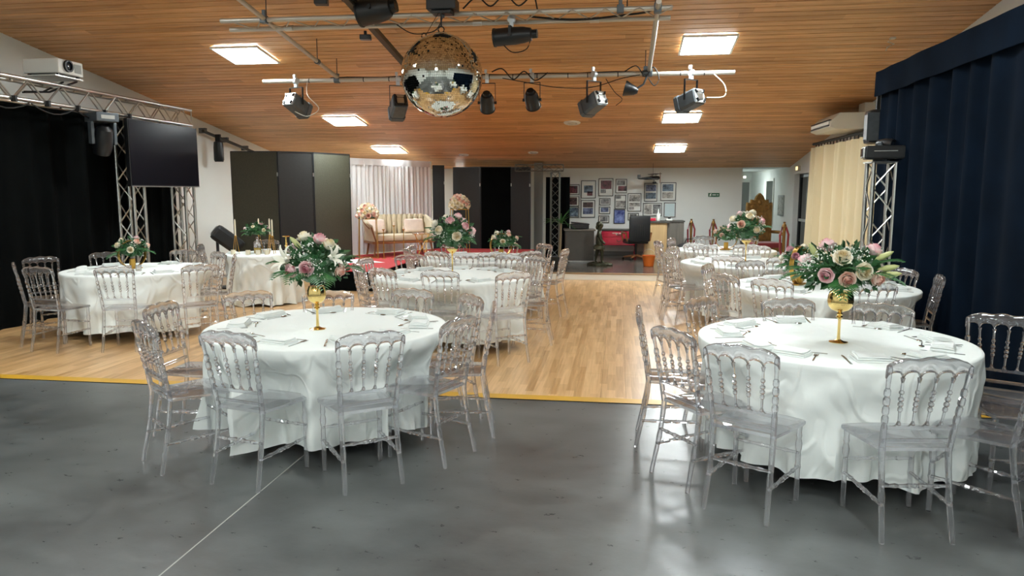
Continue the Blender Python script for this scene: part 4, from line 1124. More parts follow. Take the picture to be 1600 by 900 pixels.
cable('white cable looping from rightmost box spot to pipe end', [(1.22, 10.32, 3.25), (1.36, 10.3, 3.10), (1.35, 10.25, 2.95), (1.12, 10.18, 2.93)], 0.008, 'wcable')
cable('black cable slung below crossbar between lamps', [(-1.6, 10.2, 3.24), (-1.2, 10.18, 3.16), (-0.85, 10.18, 3.1), (-0.4, 10.18, 3.09), (0.0, 10.2, 3.2), (0.25, 10.24, 3.25)], 0.006)
cable('brown cable hanging by the pale-backed box spot', [(-0.2, 10.2, 3.2), (-0.08, 10.15, 3.02), (0.02, 10.12, 2.92), (-0.06, 10.1, 2.84)], 0.005)
cable('black cable sagging along the ladder truss', [(-2.5, 8.3, 3.56), (-2.3, 8.26, 3.45), (-2.05, 8.24, 3.47), (-1.95, 8.2, 3.6)], 0.006)
cable('black cable loop under the slung lamp', [(-1.3, 8.3, 3.32), (-1.18, 8.26, 3.22), (-1.02, 8.26, 3.26), (-0.98, 8.3, 3.45)], 0.006)
cable('black cable bundle along the ladder truss toward pipe', [(-1.0, 8.3, 3.60), (-0.5, 8.34, 3.56), (0.0, 8.34, 3.59), (0.3, 8.3, 3.62), (0.36, 8.2, 3.72)], 0.012)
cable('coiled black cable on the ladder truss by motor', [(-1.7, 8.1, 3.66), (-1.55, 8.12, 3.78), (-1.4, 8.12, 3.68), (-1.25, 8.14, 3.80), (-1.1, 8.14, 3.68), (-0.95, 8.15, 3.78), (-0.9, 8.16, 3.64)], 0.009)
cable('black cable tangle around the right pipe joint', [(0.05, 10.25, 3.3), (0.2, 10.2, 3.36), (0.32, 10.22, 3.22), (0.42, 10.2, 3.34), (0.5, 10.22, 3.2), (0.44, 10.2, 3.1), (0.36, 10.22, 3.2)], 0.008)
cable('black cable tangle above the second par lamp', [(-1.75, 10.22, 3.33), (-1.6, 10.18, 3.36), (-1.45, 10.2, 3.22), (-1.3, 10.18, 3.32), (-1.15, 10.2, 3.2), (-0.98, 10.2, 3.3)], 0.009)

# ------------------------------------------------------------------ left side: curtain, tv, projector, moving head
o = part('black_curtain', curtain_mesh((-7.56, 4.6), (-7.56, 11.85), 0.0, 2.86, 0.045, 0.34, seed=2), 'blackcloth', None, 60)
tag(o, 'black stage curtain along the left wall', 'curtain')
o = part('black_curtain', curtain_mesh((-7.50, 10.72), (-7.50, 11.2), 0.0, 2.8, 0.03, 0.2, seed=8), 'blackcloth', None, 60)
tag(o, 'narrow black drape between the two television towers', 'curtain')
t = thing('television', 'large switched-off television hung on the truss towers', 'television', (-7.0, 10.72, 1.79))
t.rotation_euler = (0, 0, 0)
part('bezel', MB().box((0, 0, 0.475), (0.06, 1.76, 0.97)), 'blackp', t, 0, 0.008)
part('screen', MB().box((0.032, 0, 0.48), (0.004, 1.73, 0.935)), 'screen', t, 0)
part('lower_edge', MB().box((0.03, 0, -0.008), (0.02, 1.76, 0.014)), 'alu', t, 0)
part('wall_mount', MB().box((-0.07, 0, 0.5), (0.08, 0.6, 0.4)), 'black', t, 0)
t = thing('projector', 'white projector with round lens on a truss shelf', 'projector', (-7.22, 8.80, 3.165))
part('case', MB().box((0, 0, 0.11), (0.50, 0.44, 0.18)), 'projwhite', t, 0, 0.015)
part('lens_ring', MB().lathe([(0.075, 0), (0.075, 0.03), (0.055, 0.03), (0.055, 0.005)], 20, Matrix.Translation((0.25, -0.06, 0.12)) @ Matrix.Rotation(PI/2, 4, 'Y')), 'black', t)
part('lens', MB().lathe([(0.05, 0.006), (0.02, 0.02)], 16, Matrix.Translation((0.25, -0.06, 0.12)) @ Matrix.Rotation(PI/2, 4, 'Y')), 'lens', t)
part('vent', MB().box((0.252, 0.12, 0.11), (0.006, 0.12, 0.11)), 'grey_wall', t, 0)
for sx in (-1, 1):
    for sy in (-1, 1): part('foot', MB().box((0.2*sx, 0.17*sy, 0.01), (0.03, 0.03, 0.02)), 'black', t, 0)
t = thing('projector_shelf', 'metal shelf bracket under the white projector', 'shelf', (-7.22, 8.80, 2.945), 0.0)
part('tray', MB().box((0, 0, 0.208), (0.46, 0.5, 0.014)), 'alu', t, 0)
part('arm', MB().tube([(0.1, 0.28, 0.2), (0.0, -0.1, 0.02), (-0.05, -0.45, -0.02)], 0.014, 6).tube([(-0.1, 0.28, 0.2), (-0.1, -0.1, 0.02), (-0.12, -0.4, -0.02)], 0.012, 6), 'black', t)
def moving_head(name, label, loc, rz, hang, head_tilt, s=1.0):
    t = thing(name, label, 'moving head', loc, rz)
    k = -1 if hang else 1
    part('base', MB().box((0, 0, k*0.06*s), (0.30*s, 0.34*s, 0.12*s)), 'housing', t, 0, 0.012)
    part('display', MB().box((0, -0.172*s, k*0.06*s), (0.18*s, 0.006, 0.05*s)), 'alu', t, 0)
    for sx in (-1, 1):
        part('yoke_arm', MB().box((sx*0.15*s, 0, k*0.27*s), (0.045*s, 0.10*s, 0.30*s)), 'housing', t, 0, 0.015)
    T = Matrix.Translation((0, 0, k*0.36*s)) @ Matrix.Rotation(head_tilt, 4, 'X')
    part('head', MB().lathe([(0.05*s, -0.2*s), (0.105*s, -0.15*s), (0.125*s, 0.0), (0.12*s, 0.13*s), (0.10*s, 0.2*s), (0.085*s, 0.2*s), (0.08*s, 0.17*s)], 20, T), 'blackp', t)
    part('lens', MB().lathe([(0.08*s, 0.17*s), (0.03*s, 0.185*s)], 18, T), 'lens', t)
    return t
moving_head('moving_head_light', 'black moving head light hanging before the black curtain', (-7.0, 9.35, 2.765), 1.1, True, PI+0.35)
t = thing('curtain_cable', 'loose black cables along the truss lower tube', 'cable', (-7.1, 7.0, 2.745))
for i in range(5):
    y0 = -1.0 + i*0.75
    part('loop', MB().tube([(0, y0+0.12*k, 0.02-0.09*math.sin(PI*k/6)) for k in range(7)], 0.009, 6), 'cable', t)
for i in range(9):
    part('cable_tie', MB().box((0.01, -1.1+0.52*i, 0.05), (0.065, 0.03, 0.07)), 'cable', t, 0)

# black lamp and bar on the white wall beyond the television
t = thing('wall_bar', 'dark wall bar with clamps high on the white left wall', 'rail', (-7.92, 13.4, 2.86))
rod('tube', (0, 0, 0.0), (0, 2.0, -0.30), 0.03, 'black', t, 10)
for y in (0.1, 0.9, 1.7): part('bracket', MB().box((-0.06, y, -0.15*y+0.03), (0.14, 0.06, 0.10)), 'housing', t, 0)
t = thing('stage_spot', 'small black spot hanging from the wall bar past television', 'spotlight', (-7.8, 13.72, 2.45))
part('can', MB().lathe([(0.05, 0.24), (0.085, 0.22), (0.095, 0.12), (0.095, -0.12), (0.08, -0.16), (0.06, -0.16)], 14), 'blackp', t)
part('lens', MB().lathe([(0.075, -0.155), (0.03, -0.165)], 14), 'lens', t)
part('yoke', MB().box((0, 0, 0.3), (0.10, 0.05, 0.14)), 'black', t, 0)
t = thing('wall_box', 'pale junction box on the white wall behind television', 'junction box', (-8.06, 13.25, 2.35))
part('case', MB().box((0, 0, 0), (0.08, 0.18, 0.34)), 'grey_wall', t, 0, 0.01)
part('cover', MB().box((0.045, 0, 0), (0.01, 0.15, 0.3)), 'acwhite', t, 0)
# loudspeaker / floor lamp tilted beside the folding screen
t = thing('floor_moving_head', 'bulky black moving head on a stand beside folding screen', 'moving head', (-6.85, 12.2, 0), 0.5)
part('stand', MB().lathe([(0.20, 0), (0.20, 0.03), (0.05, 0.05), (0.04, 0.55)], 16), 'black', t)
for sx in (-1, 1): part('yoke_arm', MB().box((sx*0.17, 0, 0.70), (0.05, 0.12, 0.36)), 'blackp', t, 0, 0.015)
part('head', MB().box((0, 0, 0), (0.28, 0.30, 0.55), Matrix.Translation((0, 0, 0.86)) @ Matrix.Rotation(-0.9, 4, 'Y')), 'blackp', t, 0, 0.06)
part('lens', MB().lathe([(0.11, 0), (0.08, 0.02)], 18, Matrix.Translation((0, 0, 0.86)) @ Matrix.Rotation(-0.9, 4, 'Y') @ Matrix.Translation((0, 0, 0.275))), 'lens', t)

# ------------------------------------------------------------------ folding screens, drape, stage, sofa
def leafpanel(parent, a, b, z1, material, z0=0.02, th=0.03):
    a, b = Vector((a[0], a[1], 0)), Vector((b[0], b[1], 0)); d = b-a
    T = Matrix.Translation((a+b)/2) @ Matrix.Rotation(math.atan2(d.y, d.x), 4, 'Z')
    o = part('panel', MB().box((0, 0, (z0+z1)/2), (d.length-0.012, th, z1-z0), T), material, parent, 0)
    part('edge', MB().box((0, 0, z1), (d.length-0.006, th+0.012, 0.02), T).box((-d.length/2+0.006, 0, (z0+z1)/2), (0.014, th+0.012, z1-z0), T).box((d.length/2-0.006, 0, (z0+z1)/2), (0.014, th+0.012, z1-z0), T), 'fblack', o, 0)
    part('hinge', MB().box((d.length/2-0.003, -0.02, z1-0.42), (0.02, 0.02, 0.07), T), 'alu', o, 0)
t = thing('folding_screen', 'tall olive wicker folding screen left of the white drape', 'folding screen')
leafpanel(t, (-7.23, 13.13), (-6.36, 13.25), 2.45, 'weave')
leafpanel(t, (-6.36, 13.25), (-5.84, 13.66), 2.45, 'weave_dark')  # darker colour paints in the shade of the leaf turned away
leafpanel(t, (-5.84, 13.66), (-5.44, 14.55), 2.45, 'weave')
t = thing('folding_screen', 'tall dark folding screen right of the white drape', 'folding screen')
leafpanel(t, (-4.52, 17.75), (-4.25, 17.85), 2.34, 'weave_dark')
t = thing('folding_screen', 'tall dark folding screen behind the far flower dome', 'folding screen')
leafpanel(t, (-4.0, 17.75), (-3.28, 17.5), 2.29, 'weave_dark')
leafpanel(t, (-3.28, 17.5), (-2.57, 17.7), 2.29, 'blackcloth')
leafpanel(t, (-2.57, 17.7), (-2.08, 17.5), 2.28, 'weave_dark')
o = part('black_drape', curtain_mesh((-1.72, 17.6), (-1.15, 17.6), 0.13, 2.05, 0.025, 0.16, seed=5), 'blackcloth', None, 60)
tag(o, 'black drape behind the truss tower and dracaena', 'curtain')
# stage
SP = [(-5.3, 12.1), (-4.05, 12.1), (-4.05, 15.2), (-1.95, 15.2), (-1.95, 17.3), (-4.2, 17.42), (-5.62, 15.1), (-5.3, 14.4)]
st = thing('stage', 'low stage with red carpet and black skirt under sofa', 'stage')
part('skirt', MB().prism(SP, 0.0, 0.338), 'blackcloth', st, 0)
part('carpet', MB().prism(SP, 0.338, 0.352), 'red', st, 0)
# white drape on a frame
t = thing('drape_backdrop', 'white pleated drape backdrop behind the cream sofa', 'backdrop')
part('drape', curtain_mesh((-5.71, 15.2), (-4.45, 17.2), 0.36, 2.40, 0.028, 0.115, seed=4, flare=0.8, res=9), 'drape', t, 60)
part('valance', curtain_mesh((-5.70, 15.16), (-4.43, 17.16), 2.28, 2.42, 0.010, 0.3, nz=4, seed=6), 'drape', t, 60)
rod('pole', (-5.73, 15.22, 0.0), (-5.73, 15.22, 2.42), 0.02, 'riser', t); rod('pole', (-4.43, 17.22, 0.0), (-4.43, 17.22, 2.42), 0.02, 'riser', t)
# sofa
t = thing('sofa', 'cream channel-backed sofa with gold frame on red stage', 'sofa', (-4.70, 15.46, 0.352), math.atan2(0.6, 0.8))
W = 1.5
def cush(c, d): return MB().box(c, d)
part('seat', MB().box((0, -0.02, 0.385), (W-0.16, 0.60, 0.13)), 'sofa', t, 40, 0.04)
part('seat_frame', MB().box((0, -0.02, 0.29), (W-0.10, 0.62, 0.05)), 'armwood', t, 0, 0.008)
n = 11
for i in range(n):      # channels of the curved back
    u = -1 + 2*(i+0.5)/n
    x = u*(W/2-0.10); yb = 0.30 - 0.10*u*u
    part('back_channel', MB().sphere((x, yb, 0.63), ((W-0.2)/n*0.55, 0.065, 0.25), 10, 8), 'sofa', t, 80)
for s in (-1, 1):
    def arm(u, v, s=s):
        a = v*PI*0.9
        y = 0.24 - 0.52*u; z = 0.30 + (0.52-0.20*u)*1.0*v
        x = s*(W/2-0.10 + 0.10*v + 0.02*math.sin(u*PI))
        return (x, y, z)
    mb = MB(); mb.grid(arm, 8, 6)
    mb.grid(lambda u, v, s=s: (arm(u, v)[0]-s*0.07, arm(u, v)[1], arm(u, v)[2]), 8, 6)
    mb.tube([(arm(u/7, 1)[0]-s*0.035, arm(u/7, 1)[1], arm(u/7, 1)[2]) for u in range(8)], 0.042, 8)
    mb.tube([(arm(1, v/5)[0]-s*0.035, arm(1, v/5)[1], arm(1, v/5)[2]) for v in range(6)], 0.04, 8)
    part('armrest', mb, 'sofa', t, 70)
    part('arm_trim', MB().tube([(arm(u/7, 1)[0]-s*0.005, arm(u/7, 1)[1], arm(u/7, 1)[2]-0.03) for u in range(8)], 0.018, 6).tube([(arm(1, v/5)[0]-s*0.03, arm(1, v/5)[1]-0.03, arm(1, v/5)[2]) for v in range(6)], 0.018, 6), 'armwood', t, 60)
part('back_shell', MB().grid(lambda u, v: ((u*2-1)*(W/2-0.06), 0.365-0.10*(u*2-1)**2, 0.30+0.56*v), 12, 3).grid(lambda u, v: ((1-u*2)*(W/2-0.06), 0.385-0.10*(u*2-1)**2, 0.30+0.56*v), 12, 3), 'sofa', t, 60)
for x, y in ((-0.62, -0.28), (0.62, -0.28), (-0.6, 0.24), (0.6, 0.24)):
    rod('leg', (x, y, 0.28), (x*1.07, y*1.1, 0.0), 0.02, 'armwood', t)
for x, lb, a in ((-0.50, 'pale pink cushion at the sofa end by the near dome', 0.3), (0.38, 'pale pink cushion before the sofa back, far end', -0.2)):
    ca, sa = 0.8, 0.6
    px, py = -4.70 + ca*x - sa*0.10, 15.46 + sa*x + ca*0.10
    c_ = part('cushion', MB().box((0, 0, 0.0), (0.44, 0.11, 0.30)), 'pillow', None, 60, 0.05, loc=(px, py, 0.352+0.62), rot=(-0.30, 0, math.atan2(0.6, 0.8)+a*0.3))
    tag(c_, lb, 'cushion', 'cushions on the sofa')
# flower domes on tall gold stands
def dome(label, loc, seed, H):
    t = thing('flower_dome', label, 'flowers', loc, 0.4, 'rose domes on gold stands')
    for sx in (-1, 1):
        for sy in (-1, 1):
            rod('leg', (sx*0.19, sy*0.16, 0), (sx*0.17, sy*0.14, H), 0.008, 'goldm', t, 6)
    for z in (0.01, H):
        part('rail', MB().tube([(0.18, 0.15, z), (-0.18, 0.15, z), (-0.18, -0.15, z), (0.18, -0.15, z), (0.18, 0.15, z)], 0.007, 6), 'goldm', t)
    part('plate', MB().lathe([(0.2, H), (0.2, H+0.012)], 18), 'goldm', t)
    r = random.Random(seed); mb = MB(); mb.lathe([(0.19*math.cos(q*PI/16), H+0.012+0.27*math.sin(q*PI/16)) for q in range(8)], 14); foliage(mb, (0, 0, H+0.14), (0.23, 0.23, 0.13), 60, r, 0.05)
    fo = part('foliage', mb, 'eucal', t, 0); fo['kind'] = 'stuff'
    N_ = 42
    for i in range(N_):
        z = 1 - (i+0.5)/N_*0.98; q = math.sqrt(max(0, 1-z*z)); g = i*2.39996
        o = link('rose', ROSES[('cream', 'peach', 'cream', 'cream', 'peach')[r.randrange(5)]], t, loc=(q*math.cos(g)*0.195, q*math.sin(g)*0.195, H+0.035+z*0.25))
        aim(o, (q*math.cos(g), q*math.sin(g)+0.001, z), r.uniform(0, 6)); s = 0.115*r.uniform(0.85, 1.1); o.scale = (s, s, s)
dome('dome of cream and peach roses on gold stand, left of sofa', (-5.08, 14.55, 0.352), 61, 0.80)
dome('dome of cream and peach roses on gold stand, right of sofa', (-3.38, 15.55, 0.352), 62, 0.98)
for x, y, h, lb in ((-4.72, 14.45, 0.60, 'left of three'), (-4.50, 14.45, 0.68, 'tallest, middle of three'), (-4.32, 14.52, 0.60, 'right of three')):
    t = thing('candle_stand', 'slender gold candle stand before the sofa, %s' % lb, 'candle stand', (x, y, 0.352), 0, 'gold candle stands before the sofa')
    part('stem', MB().lathe([(0.05, 0), (0.05, 0.006), (0.01, 0.015), (0.008, h-0.03), (0.03, h-0.01), (0.032, h)], 12), 'goldm', t)
    part('candle', MB().lathe([(0.018, h), (0.018, h+0.06)], 10), 'candle', t)
t = thing('side_table', 'gold hourglass-legged side table in front of sofa', 'table', (-4.0, 14.75, 0.352))
for k in range(6):
    a = 2*PI*k/6
    rod('leg', (0.17*math.cos(a), 0.17*math.sin(a), 0), (0.17*math.cos(a+2.0), 0.17*math.sin(a+2.0), 0.5), 0.007, 'goldm', t, 6)
part('tabletop', MB().lathe([(0.2, 0.5), (0.205, 0.507), (0.2, 0.514)], 24), 'vglass', t)
part('ring', MB().tube([(0.19*math.cos(2*PI*k/24), 0.19*math.sin(2*PI*k/24), 0.497) for k in range(25)], 0.007, 6), 'goldm', t)
def crumple(u, v):
    a = 2*PI*u; rr = 0.26*v*(1+0.35*math.sin(5*a)+0.2*math.sin(9*a+1))
    return (rr*math.cos(a)*1.5, rr*math.sin(a)*0.8, 0.006+0.07*(1-v)*(0.6+0.4*math.sin(7*a)))
o = part('draped_fabric', MB().grid(crumple, 36, 6, wrap=True), 'drape', None, 60, loc=(-4.95, 13.55, 0.352)); tag(o, 'crumpled white fabric lying on the red carpet', 'fabric')
# lit sign and poster in the gap between the screens
t = thing('emergency_lamp', 'lit white exit lamp above the poster between screens', 'exit lamp', (-4.13+0.05, YB-0.04, 2.15))
part('case', MB().box((0, 0, 0), (0.22, 0.07, 0.24)), 'acwhite', t, 0, 0.01)
part('face', MB().box((0, -0.038, 0.0), (0.19, 0.006, 0.20)), 'exitlamp', t, 0)
part('pictogram', MB().prism([(-0.05, -0.04), (0.0, 0.0), (-0.02, 0.05), (0.02, 0.06), (0.05, 0.0), (0.03, -0.07)], -0.042, -0.045, Matrix.Rotation(PI/2, 4, 'X') @ Matrix.Scale(-1, 4, (0, 0, 1))), 'green', t, 0)
t = thing('poster', 'tall grey figure poster in the gap between dark screens', 'poster', (-4.13+0.05, YB-0.02, 1.5))
part('sheet', MB().box((0, 0, 0), (0.28, 0.012, 0.9)), 'ph_pale', t, 0)
part('border', MB().box((0, 0.004, 0), (0.32, 0.01, 0.94)), 'paper', t, 0)
part('figure', MB().box((-0.02, -0.009, -0.05), (0.06, 0.006, 0.5)).box((0.07, -0.009, 0.08), (0.035, 0.006, 0.34)).box((0.02, -0.009, 0.28), (0.15, 0.006, 0.07)), 'ph_dark', t, 0)

# ------------------------------------------------------------------ platform furniture
t = thing('dracaena', 'potted dracaena with long thin leaves by truss tower', 'plant', (-1.20, 15.2, 0.118))
part('pot', MB().lathe([(0.13, 0), (0.17, 0.03), (0.19, 0.26), (0.17, 0.26), (0.15, 0.22)], 20), 'soil', t)
part('trunk', MB().tube([(0, 0, 0.2), (0.02, 0.0, 0.55), (0.03, 0.01, 0.95)], [0.03, .026, .022], 8), 'trunk', t)
for k in range(20):
    a = 2.4*k; el = 0.15 + 0.9*((k*0.37) % 1); L = 0.36+0.14*((k*0.61) % 1)
    def f(u, v, a=a, el=el, L=L):
        rr = L*v; z = 0.93+0.03*(k % 3) + L*v*math.sin(el) - 0.40*L*v*v*(1.6-el)
        wd = 0.020*(1-v)**0.6*(u-0.5)*2
        x = rr*math.cos(el)
        return (0.03+x*math.cos(a)-wd*math.sin(a), 0.01+x*math.sin(a)+wd*math.cos(a), z+abs(u-0.5)*0.008)
    part('leaf', MB().grid(f, 3, 7), 'palm', t, 60)
t = thing('reception_counter', 'dark grey reception counter on castors beside the statue', 'counter', (-0.86, 16.55, 0.118), 0.12)
part('body', MB().box((0, 0, 0.40), (0.62, 0.5, 0.66)), 'dgrey', t, 0, 0.006)
part('counter_top', MB().box((0, 0, 0.745), (0.68, 0.55, 0.035)), 'grey_oak', t, 0, 0.004)
part('plinth', MB().box((0, 0, 0.065), (0.6, 0.48, 0.02)), 'alu', t, 0)
for sx in (-1, 1): part('castor', MB().lathe([(0.03, -0.012), (0.03, 0.012)], 12, Matrix.Translation((sx*0.27, -0.2, 0.03)) @ Matrix.Rotation(PI/2, 4, 'Y')), 'rearplate', t)
t = thing('printer', 'black office printer on the grey reception counter', 'printer', (-0.86, 16.6, 0.118+0.763), 0.12)
part('body', MB().box((0, 0, 0.055), (0.40, 0.34, 0.11)), 'blackp', t, 0, 0.02)
part('scanner_lid', MB().box((0, 0, 0.125), (0.40, 0.34, 0.025), Matrix.Rotation(0.10, 4, 'Y')), 'leather', t, 0, 0.008)
part('paper_tray', MB().box((0.0, -0.2, 0.03), (0.26, 0.1, 0.02)), 'blackp', t, 0)
# bronze child statue: one skinned figure on a rocky base
t = thing('statue', 'bronze statue of a standing child seen in profile', 'statue', (-0.40, 15.95, 0.118), 0.0)
sv = [((0, 0, 0.50), .075), ((0, 0, 0.62), .078), ((0.0, 0, 0.72), .07), ((-0.01, 0, 0.76), .032), ((0.01, 0, 0.80), .04), ((0.02, 0, 0.87), .062), ((0.035, 0, 0.93), .045),
      ((0.0, 0.075, 0.69), .035), ((0.02, 0.09, 0.58), .028), ((0.09, 0.06, 0.50), .022), ((0.0, -0.075, 0.69), .035), ((0.03, -0.09, 0.57), .028), ((0.10, -0.07, 0.49), .022), ((0.13, -0.06, 0.48), .02),
      ((-0.02, 0.05, 0.42), .052), ((-0.05, 0.05, 0.26), .036), ((-0.08, 0.05, 0.10), .024), ((-0.04, 0.05, 0.075), .022),
      ((0.03, -0.05, 0.42), .052), ((0.07, -0.05, 0.26), .036), ((0.06, -0.05, 0.10), .024), ((0.11, -0.05, 0.075), .022), ((0.13, 0.05, 0.48), .02), ((0.085, 0, 0.86), .016)]
se = [(0, 1), (1, 2), (2, 3), (3, 4), (4, 5), (5, 6), (2, 7), (7, 8), (8, 9), (9, 22), (2, 10), (10, 11), (11, 12), (12, 13), (0, 14), (14, 15), (15, 16), (16, 17), (0, 18), (18, 19), (19, 20), (20, 21), (5, 23)]
me = bpy.data.meshes.new('figure'); me.from_pydata([v for v, r in sv], se, []); me.materials.append(M['bronze'])
fg = link('figure', me, t)
sk = fg.modifiers.new('skin', 'SKIN'); sk.use_smooth_shade = True
for i, (v, r) in enumerate(sv): me.skin_vertices[0].data[i].radius = (r, r)
me.skin_vertices[0].data[0].use_root = True
ss = fg.modifiers.new('subdivision', 'SUBSURF'); ss.levels = 2; ss.render_levels = 2
part('hair', MB().sphere((-0.005, 0, 0.895), (0.068, 0.064, 0.062), 12, 8).sphere((-0.045, 0, 0.835), (0.035, 0.052, 0.06), 10, 6), 'bronze', t, 60)
part('tunic', MB().lathe([(0.09, 0.46), (0.125, 0.42), (0.128, 0.36), (0.10, 0.355)], 14), 'bronze', t, 60)
def rock(u, v):
    a = 2*PI*u
    rr = (0.26 if v < 0.5 else 0.26*(1.7-1.4*v))*(1+0.12*math.sin(3*a)+0.08*math.sin(7*a+2))
    return (0.02+rr*math.cos(a), rr*0.7*math.sin(a), 0.085*v*(1+0.25*math.sin(5*a)) if v < 0.95 else 0.075)
part('base', MB().grid(rock, 28, 8, wrap=True).box((0, 0, 0.03), (0.3, 0.2, 0.05)), 'bronze', t, 40)
# red chest
t = thing('chest', 'glossy red bow-legged chest against the photo wall', 'chest', (0.02, 18.5, 0.118))
part('body', MB().box((0, 0, 0.46), (0.86, 0.42, 0.36)), 'redpaint', t, 0, 0.02)
part('top', MB().box((0, -0.01, 0.655), (0.92, 0.47, 0.03)), 'dgrey', t, 0, 0.006)
for z, h in ((0.555, 0.13), (0.40, 0.15)):
    dr = part('drawer', MB().box((0, -0.215, z), (0.76, 0.02, h)), 'redpaint', t, 0, 0.006)
    part('handle', MB().tube([(-0.05, -0.23, z+0.01), (-0.03, -0.245, z-0.02), (0.03, -0.245, z-0.02), (0.05, -0.23, z+0.01)], 0.008, 6), 'fblack', dr)
part('ornament', MB().box((-0.12, -0.229, 0.575), (0.10, 0.006, 0.02), Matrix.Rotation(0.02, 4, 'Y')).box((-0.05, -0.229, 0.56), (0.05, 0.006, 0.05)).box((0.04, -0.229, 0.575), (0.09, 0.006, 0.02)), 'pillow', t, 0)
for sx in (-1, 1):
    for sy in (-1, 1):
        part('leg', MB().tube([(sx*0.38, sy*0.16, 0.32), (sx*0.42, sy*0.18, 0.2), (sx*0.39, sy*0.17, 0.08), (sx*0.41, sy*0.18, 0.0)], [.035, .028, .018, .022], 8), 'redpaint', t)
# office chair
t = thing('office_chair', 'black leather office chair with wooden arms facing away', 'chair', (0.42, 17.55, 0.118), 0.25)
part('backrest', MB().box((0, -0.29, 0.74), (0.50, 0.10, 0.60), Matrix.Translation((0, 0, 0)) @ Matrix.Rotation(0.0, 4, 'X')), 'leather', t, 50, 0.048)
for i in range(5): part('back_seam', MB().box((-0.10+0.05*i, -0.342, 0.70), (0.008, 0.012, 0.26)), 'fblack', t, 0)
part('seat', MB().box((0, 0.06, 0.43), (0.50, 0.50, 0.10)), 'leather', t, 50, 0.035)
for s in (-1, 1):
    part('armrest', MB().tube([(s*0.27, -0.2, 0.45), (s*0.30, -0.2, 0.63), (s*0.30, 0.16, 0.64), (s*0.27, 0.2, 0.45)], 0.024, 8), 'armwood', t)
part('gas_column', MB().lathe([(0.03, 0.08), (0.03, 0.38)], 12), 'black', t)
for k in range(5):
    a = 2*PI*k/5+0.3
    part('base_arm', MB().tube([(0, 0, 0.10), (0.28*math.cos(a), 0.28*math.sin(a), 0.06)], [0.03, 0.02], 8), 'armwood', t)
    part('castor', MB().sphere((0.29*math.cos(a), 0.29*math.sin(a), 0.03), 0.03, 10, 6), 'black', t)
# wooden counter with grey cabinet
t = thing('wood_counter', 'oak-fronted counter with dark top beside office chair', 'counter', (0.88, 18.0, 0.118))
part('body', MB().box((0, 0, 0.43), (0.52, 0.6, 0.86)), 'oak', t, 0)
part('door', MB().box((0, -0.305, 0.43), (0.40, 0.014, 0.74)), 'oak', t, 0, 0.003)
part('counter_top', MB().box((0.0, 0, 0.88), (0.62, 0.68, 0.04)), 'dgrey', t, 0, 0.004)
t = thing('grey_cabinet', 'grey wood cabinet standing beside the oak counter', 'cabinet', (1.34, 18.05, 0.118))
part('body', MB().box((0, 0, 0.44), (0.38, 0.6, 0.88)), 'grey_oak', t, 0)
part('top', MB().box((0, 0, 0.895), (0.42, 0.64, 0.03)), 'dgrey', t, 0, 0.004)
part('door', MB().box((0, -0.305, 0.44), (0.34, 0.012, 0.8)), 'grey_oak', t, 0)
t = thing('spray_bottle', 'white bottle with nozzle on the oak counter', 'bottle', (0.94, 17.9, 1.018))
part('body', MB().lathe([(0.04, 0), (0.045, 0.01), (0.045, 0.15), (0.02, 0.19), (0.018, 0.21)], 14), 'signwhite', t)
part('nozzle', MB().lathe([(0.016, 0.21), (0.016, 0.25), (0.008, 0.28)], 10), 'signwhite', t)
t = thing('red_tray', 'small red and black object on the oak counter', 'tray', (0.80, 17.88, 1.018))
part('body', MB().box((0, 0, 0.035), (0.16, 0.14, 0.07)), 'redpaint', t, 0, 0.015)
part('lid', MB().box((-0.09, 0, 0.025), (0.12, 0.12, 0.05)), 'blackp', t, 0, 0.015)
t = thing('desk_phone', 'small dark telephone on the grey cabinet', 'telephone', (1.2, 17.92, 1.03))
part('body', MB().box((0, 0, 0.02), (0.14, 0.12, 0.04)), 'signwhite', t, 0, 0.01)
part('handset', MB().box((0, 0, 0.06), (0.06, 0.14, 0.04)), 'blackp', t, 0, 0.012)
t = thing('bucket', 'orange plastic bucket with handle on the dark platform', 'bucket', (0.66, 16.0, 0.118))
part('shell', MB().lathe([(0.10, 0), (0.105, 0.004), (0.135, 0.22), (0.142, 0.225), (0.142, 0.235), (0.128, 0.235), (0.098, 0.01)], 24), 'orange', t)
part('handle', MB().tube([(0.14*math.cos(PI*k/10), 0, 0.22+0.15*math.sin(PI*k/10)) for k in range(11)], 0.004, 6), 'alu', t)
# stanchions
def stanchion(label, x, y, z, h=0.95):
    t = thing('rope_stanchion', label, 'stanchion', (x, y, z), 0, 'gold rope stanchions')
    part('base', MB().lathe([(0.15, 0), (0.15, 0.02), (0.05, 0.04), (0.03, 0.06)], 20), 'gold', t)
    part('post', MB().lathe([(0.03, 0.05), (0.03, h-0.12), (0.042, h-0.11), (0.042, h-0.07), (0.03, h-0.05), (0.02, h-0.03), (0.03, h-0.01), (0.01, h)], 14), 'goldwood', t)
    for s in (-1, 1): part('rope', MB().tube([(0.03*s, 0, h-0.1), (0.08*s, -0.02, h-0.25), (0.07*s, -0.03, h-0.55), (0.03*s, -0.04, h-0.7)], 0.022, 8), 'velvetred', t)
stanchion('gold stanchion with red rope next to the grey cabinet', 1.72, 18.0, 0.118)
stanchion('gold stanchion with red rope at the middle of back wall', 2.22, 17.9, 0.118)
stanchion('gold stanchion with red rope on the doorway side of throne', 3.25, 15.2, 0.118, 1.0)
t = thing('black_pouf', 'black sagging bag on the floor behind the far table', 'bag', (1.55, 16.6, 0.118))
part('bag', MB().lathe([(0.2, 0), (0.34, 0.08), (0.36, 0.25), (0.26, 0.42), (0.1, 0.48)], 20), 'blackp', t, 60)
part('strap', MB().tube([(-0.1, 0, 0.46), (-0.05, 0, 0.56), (0.05, 0, 0.56), (0.1, 0, 0.46)], 0.012, 6), 'leather', t)
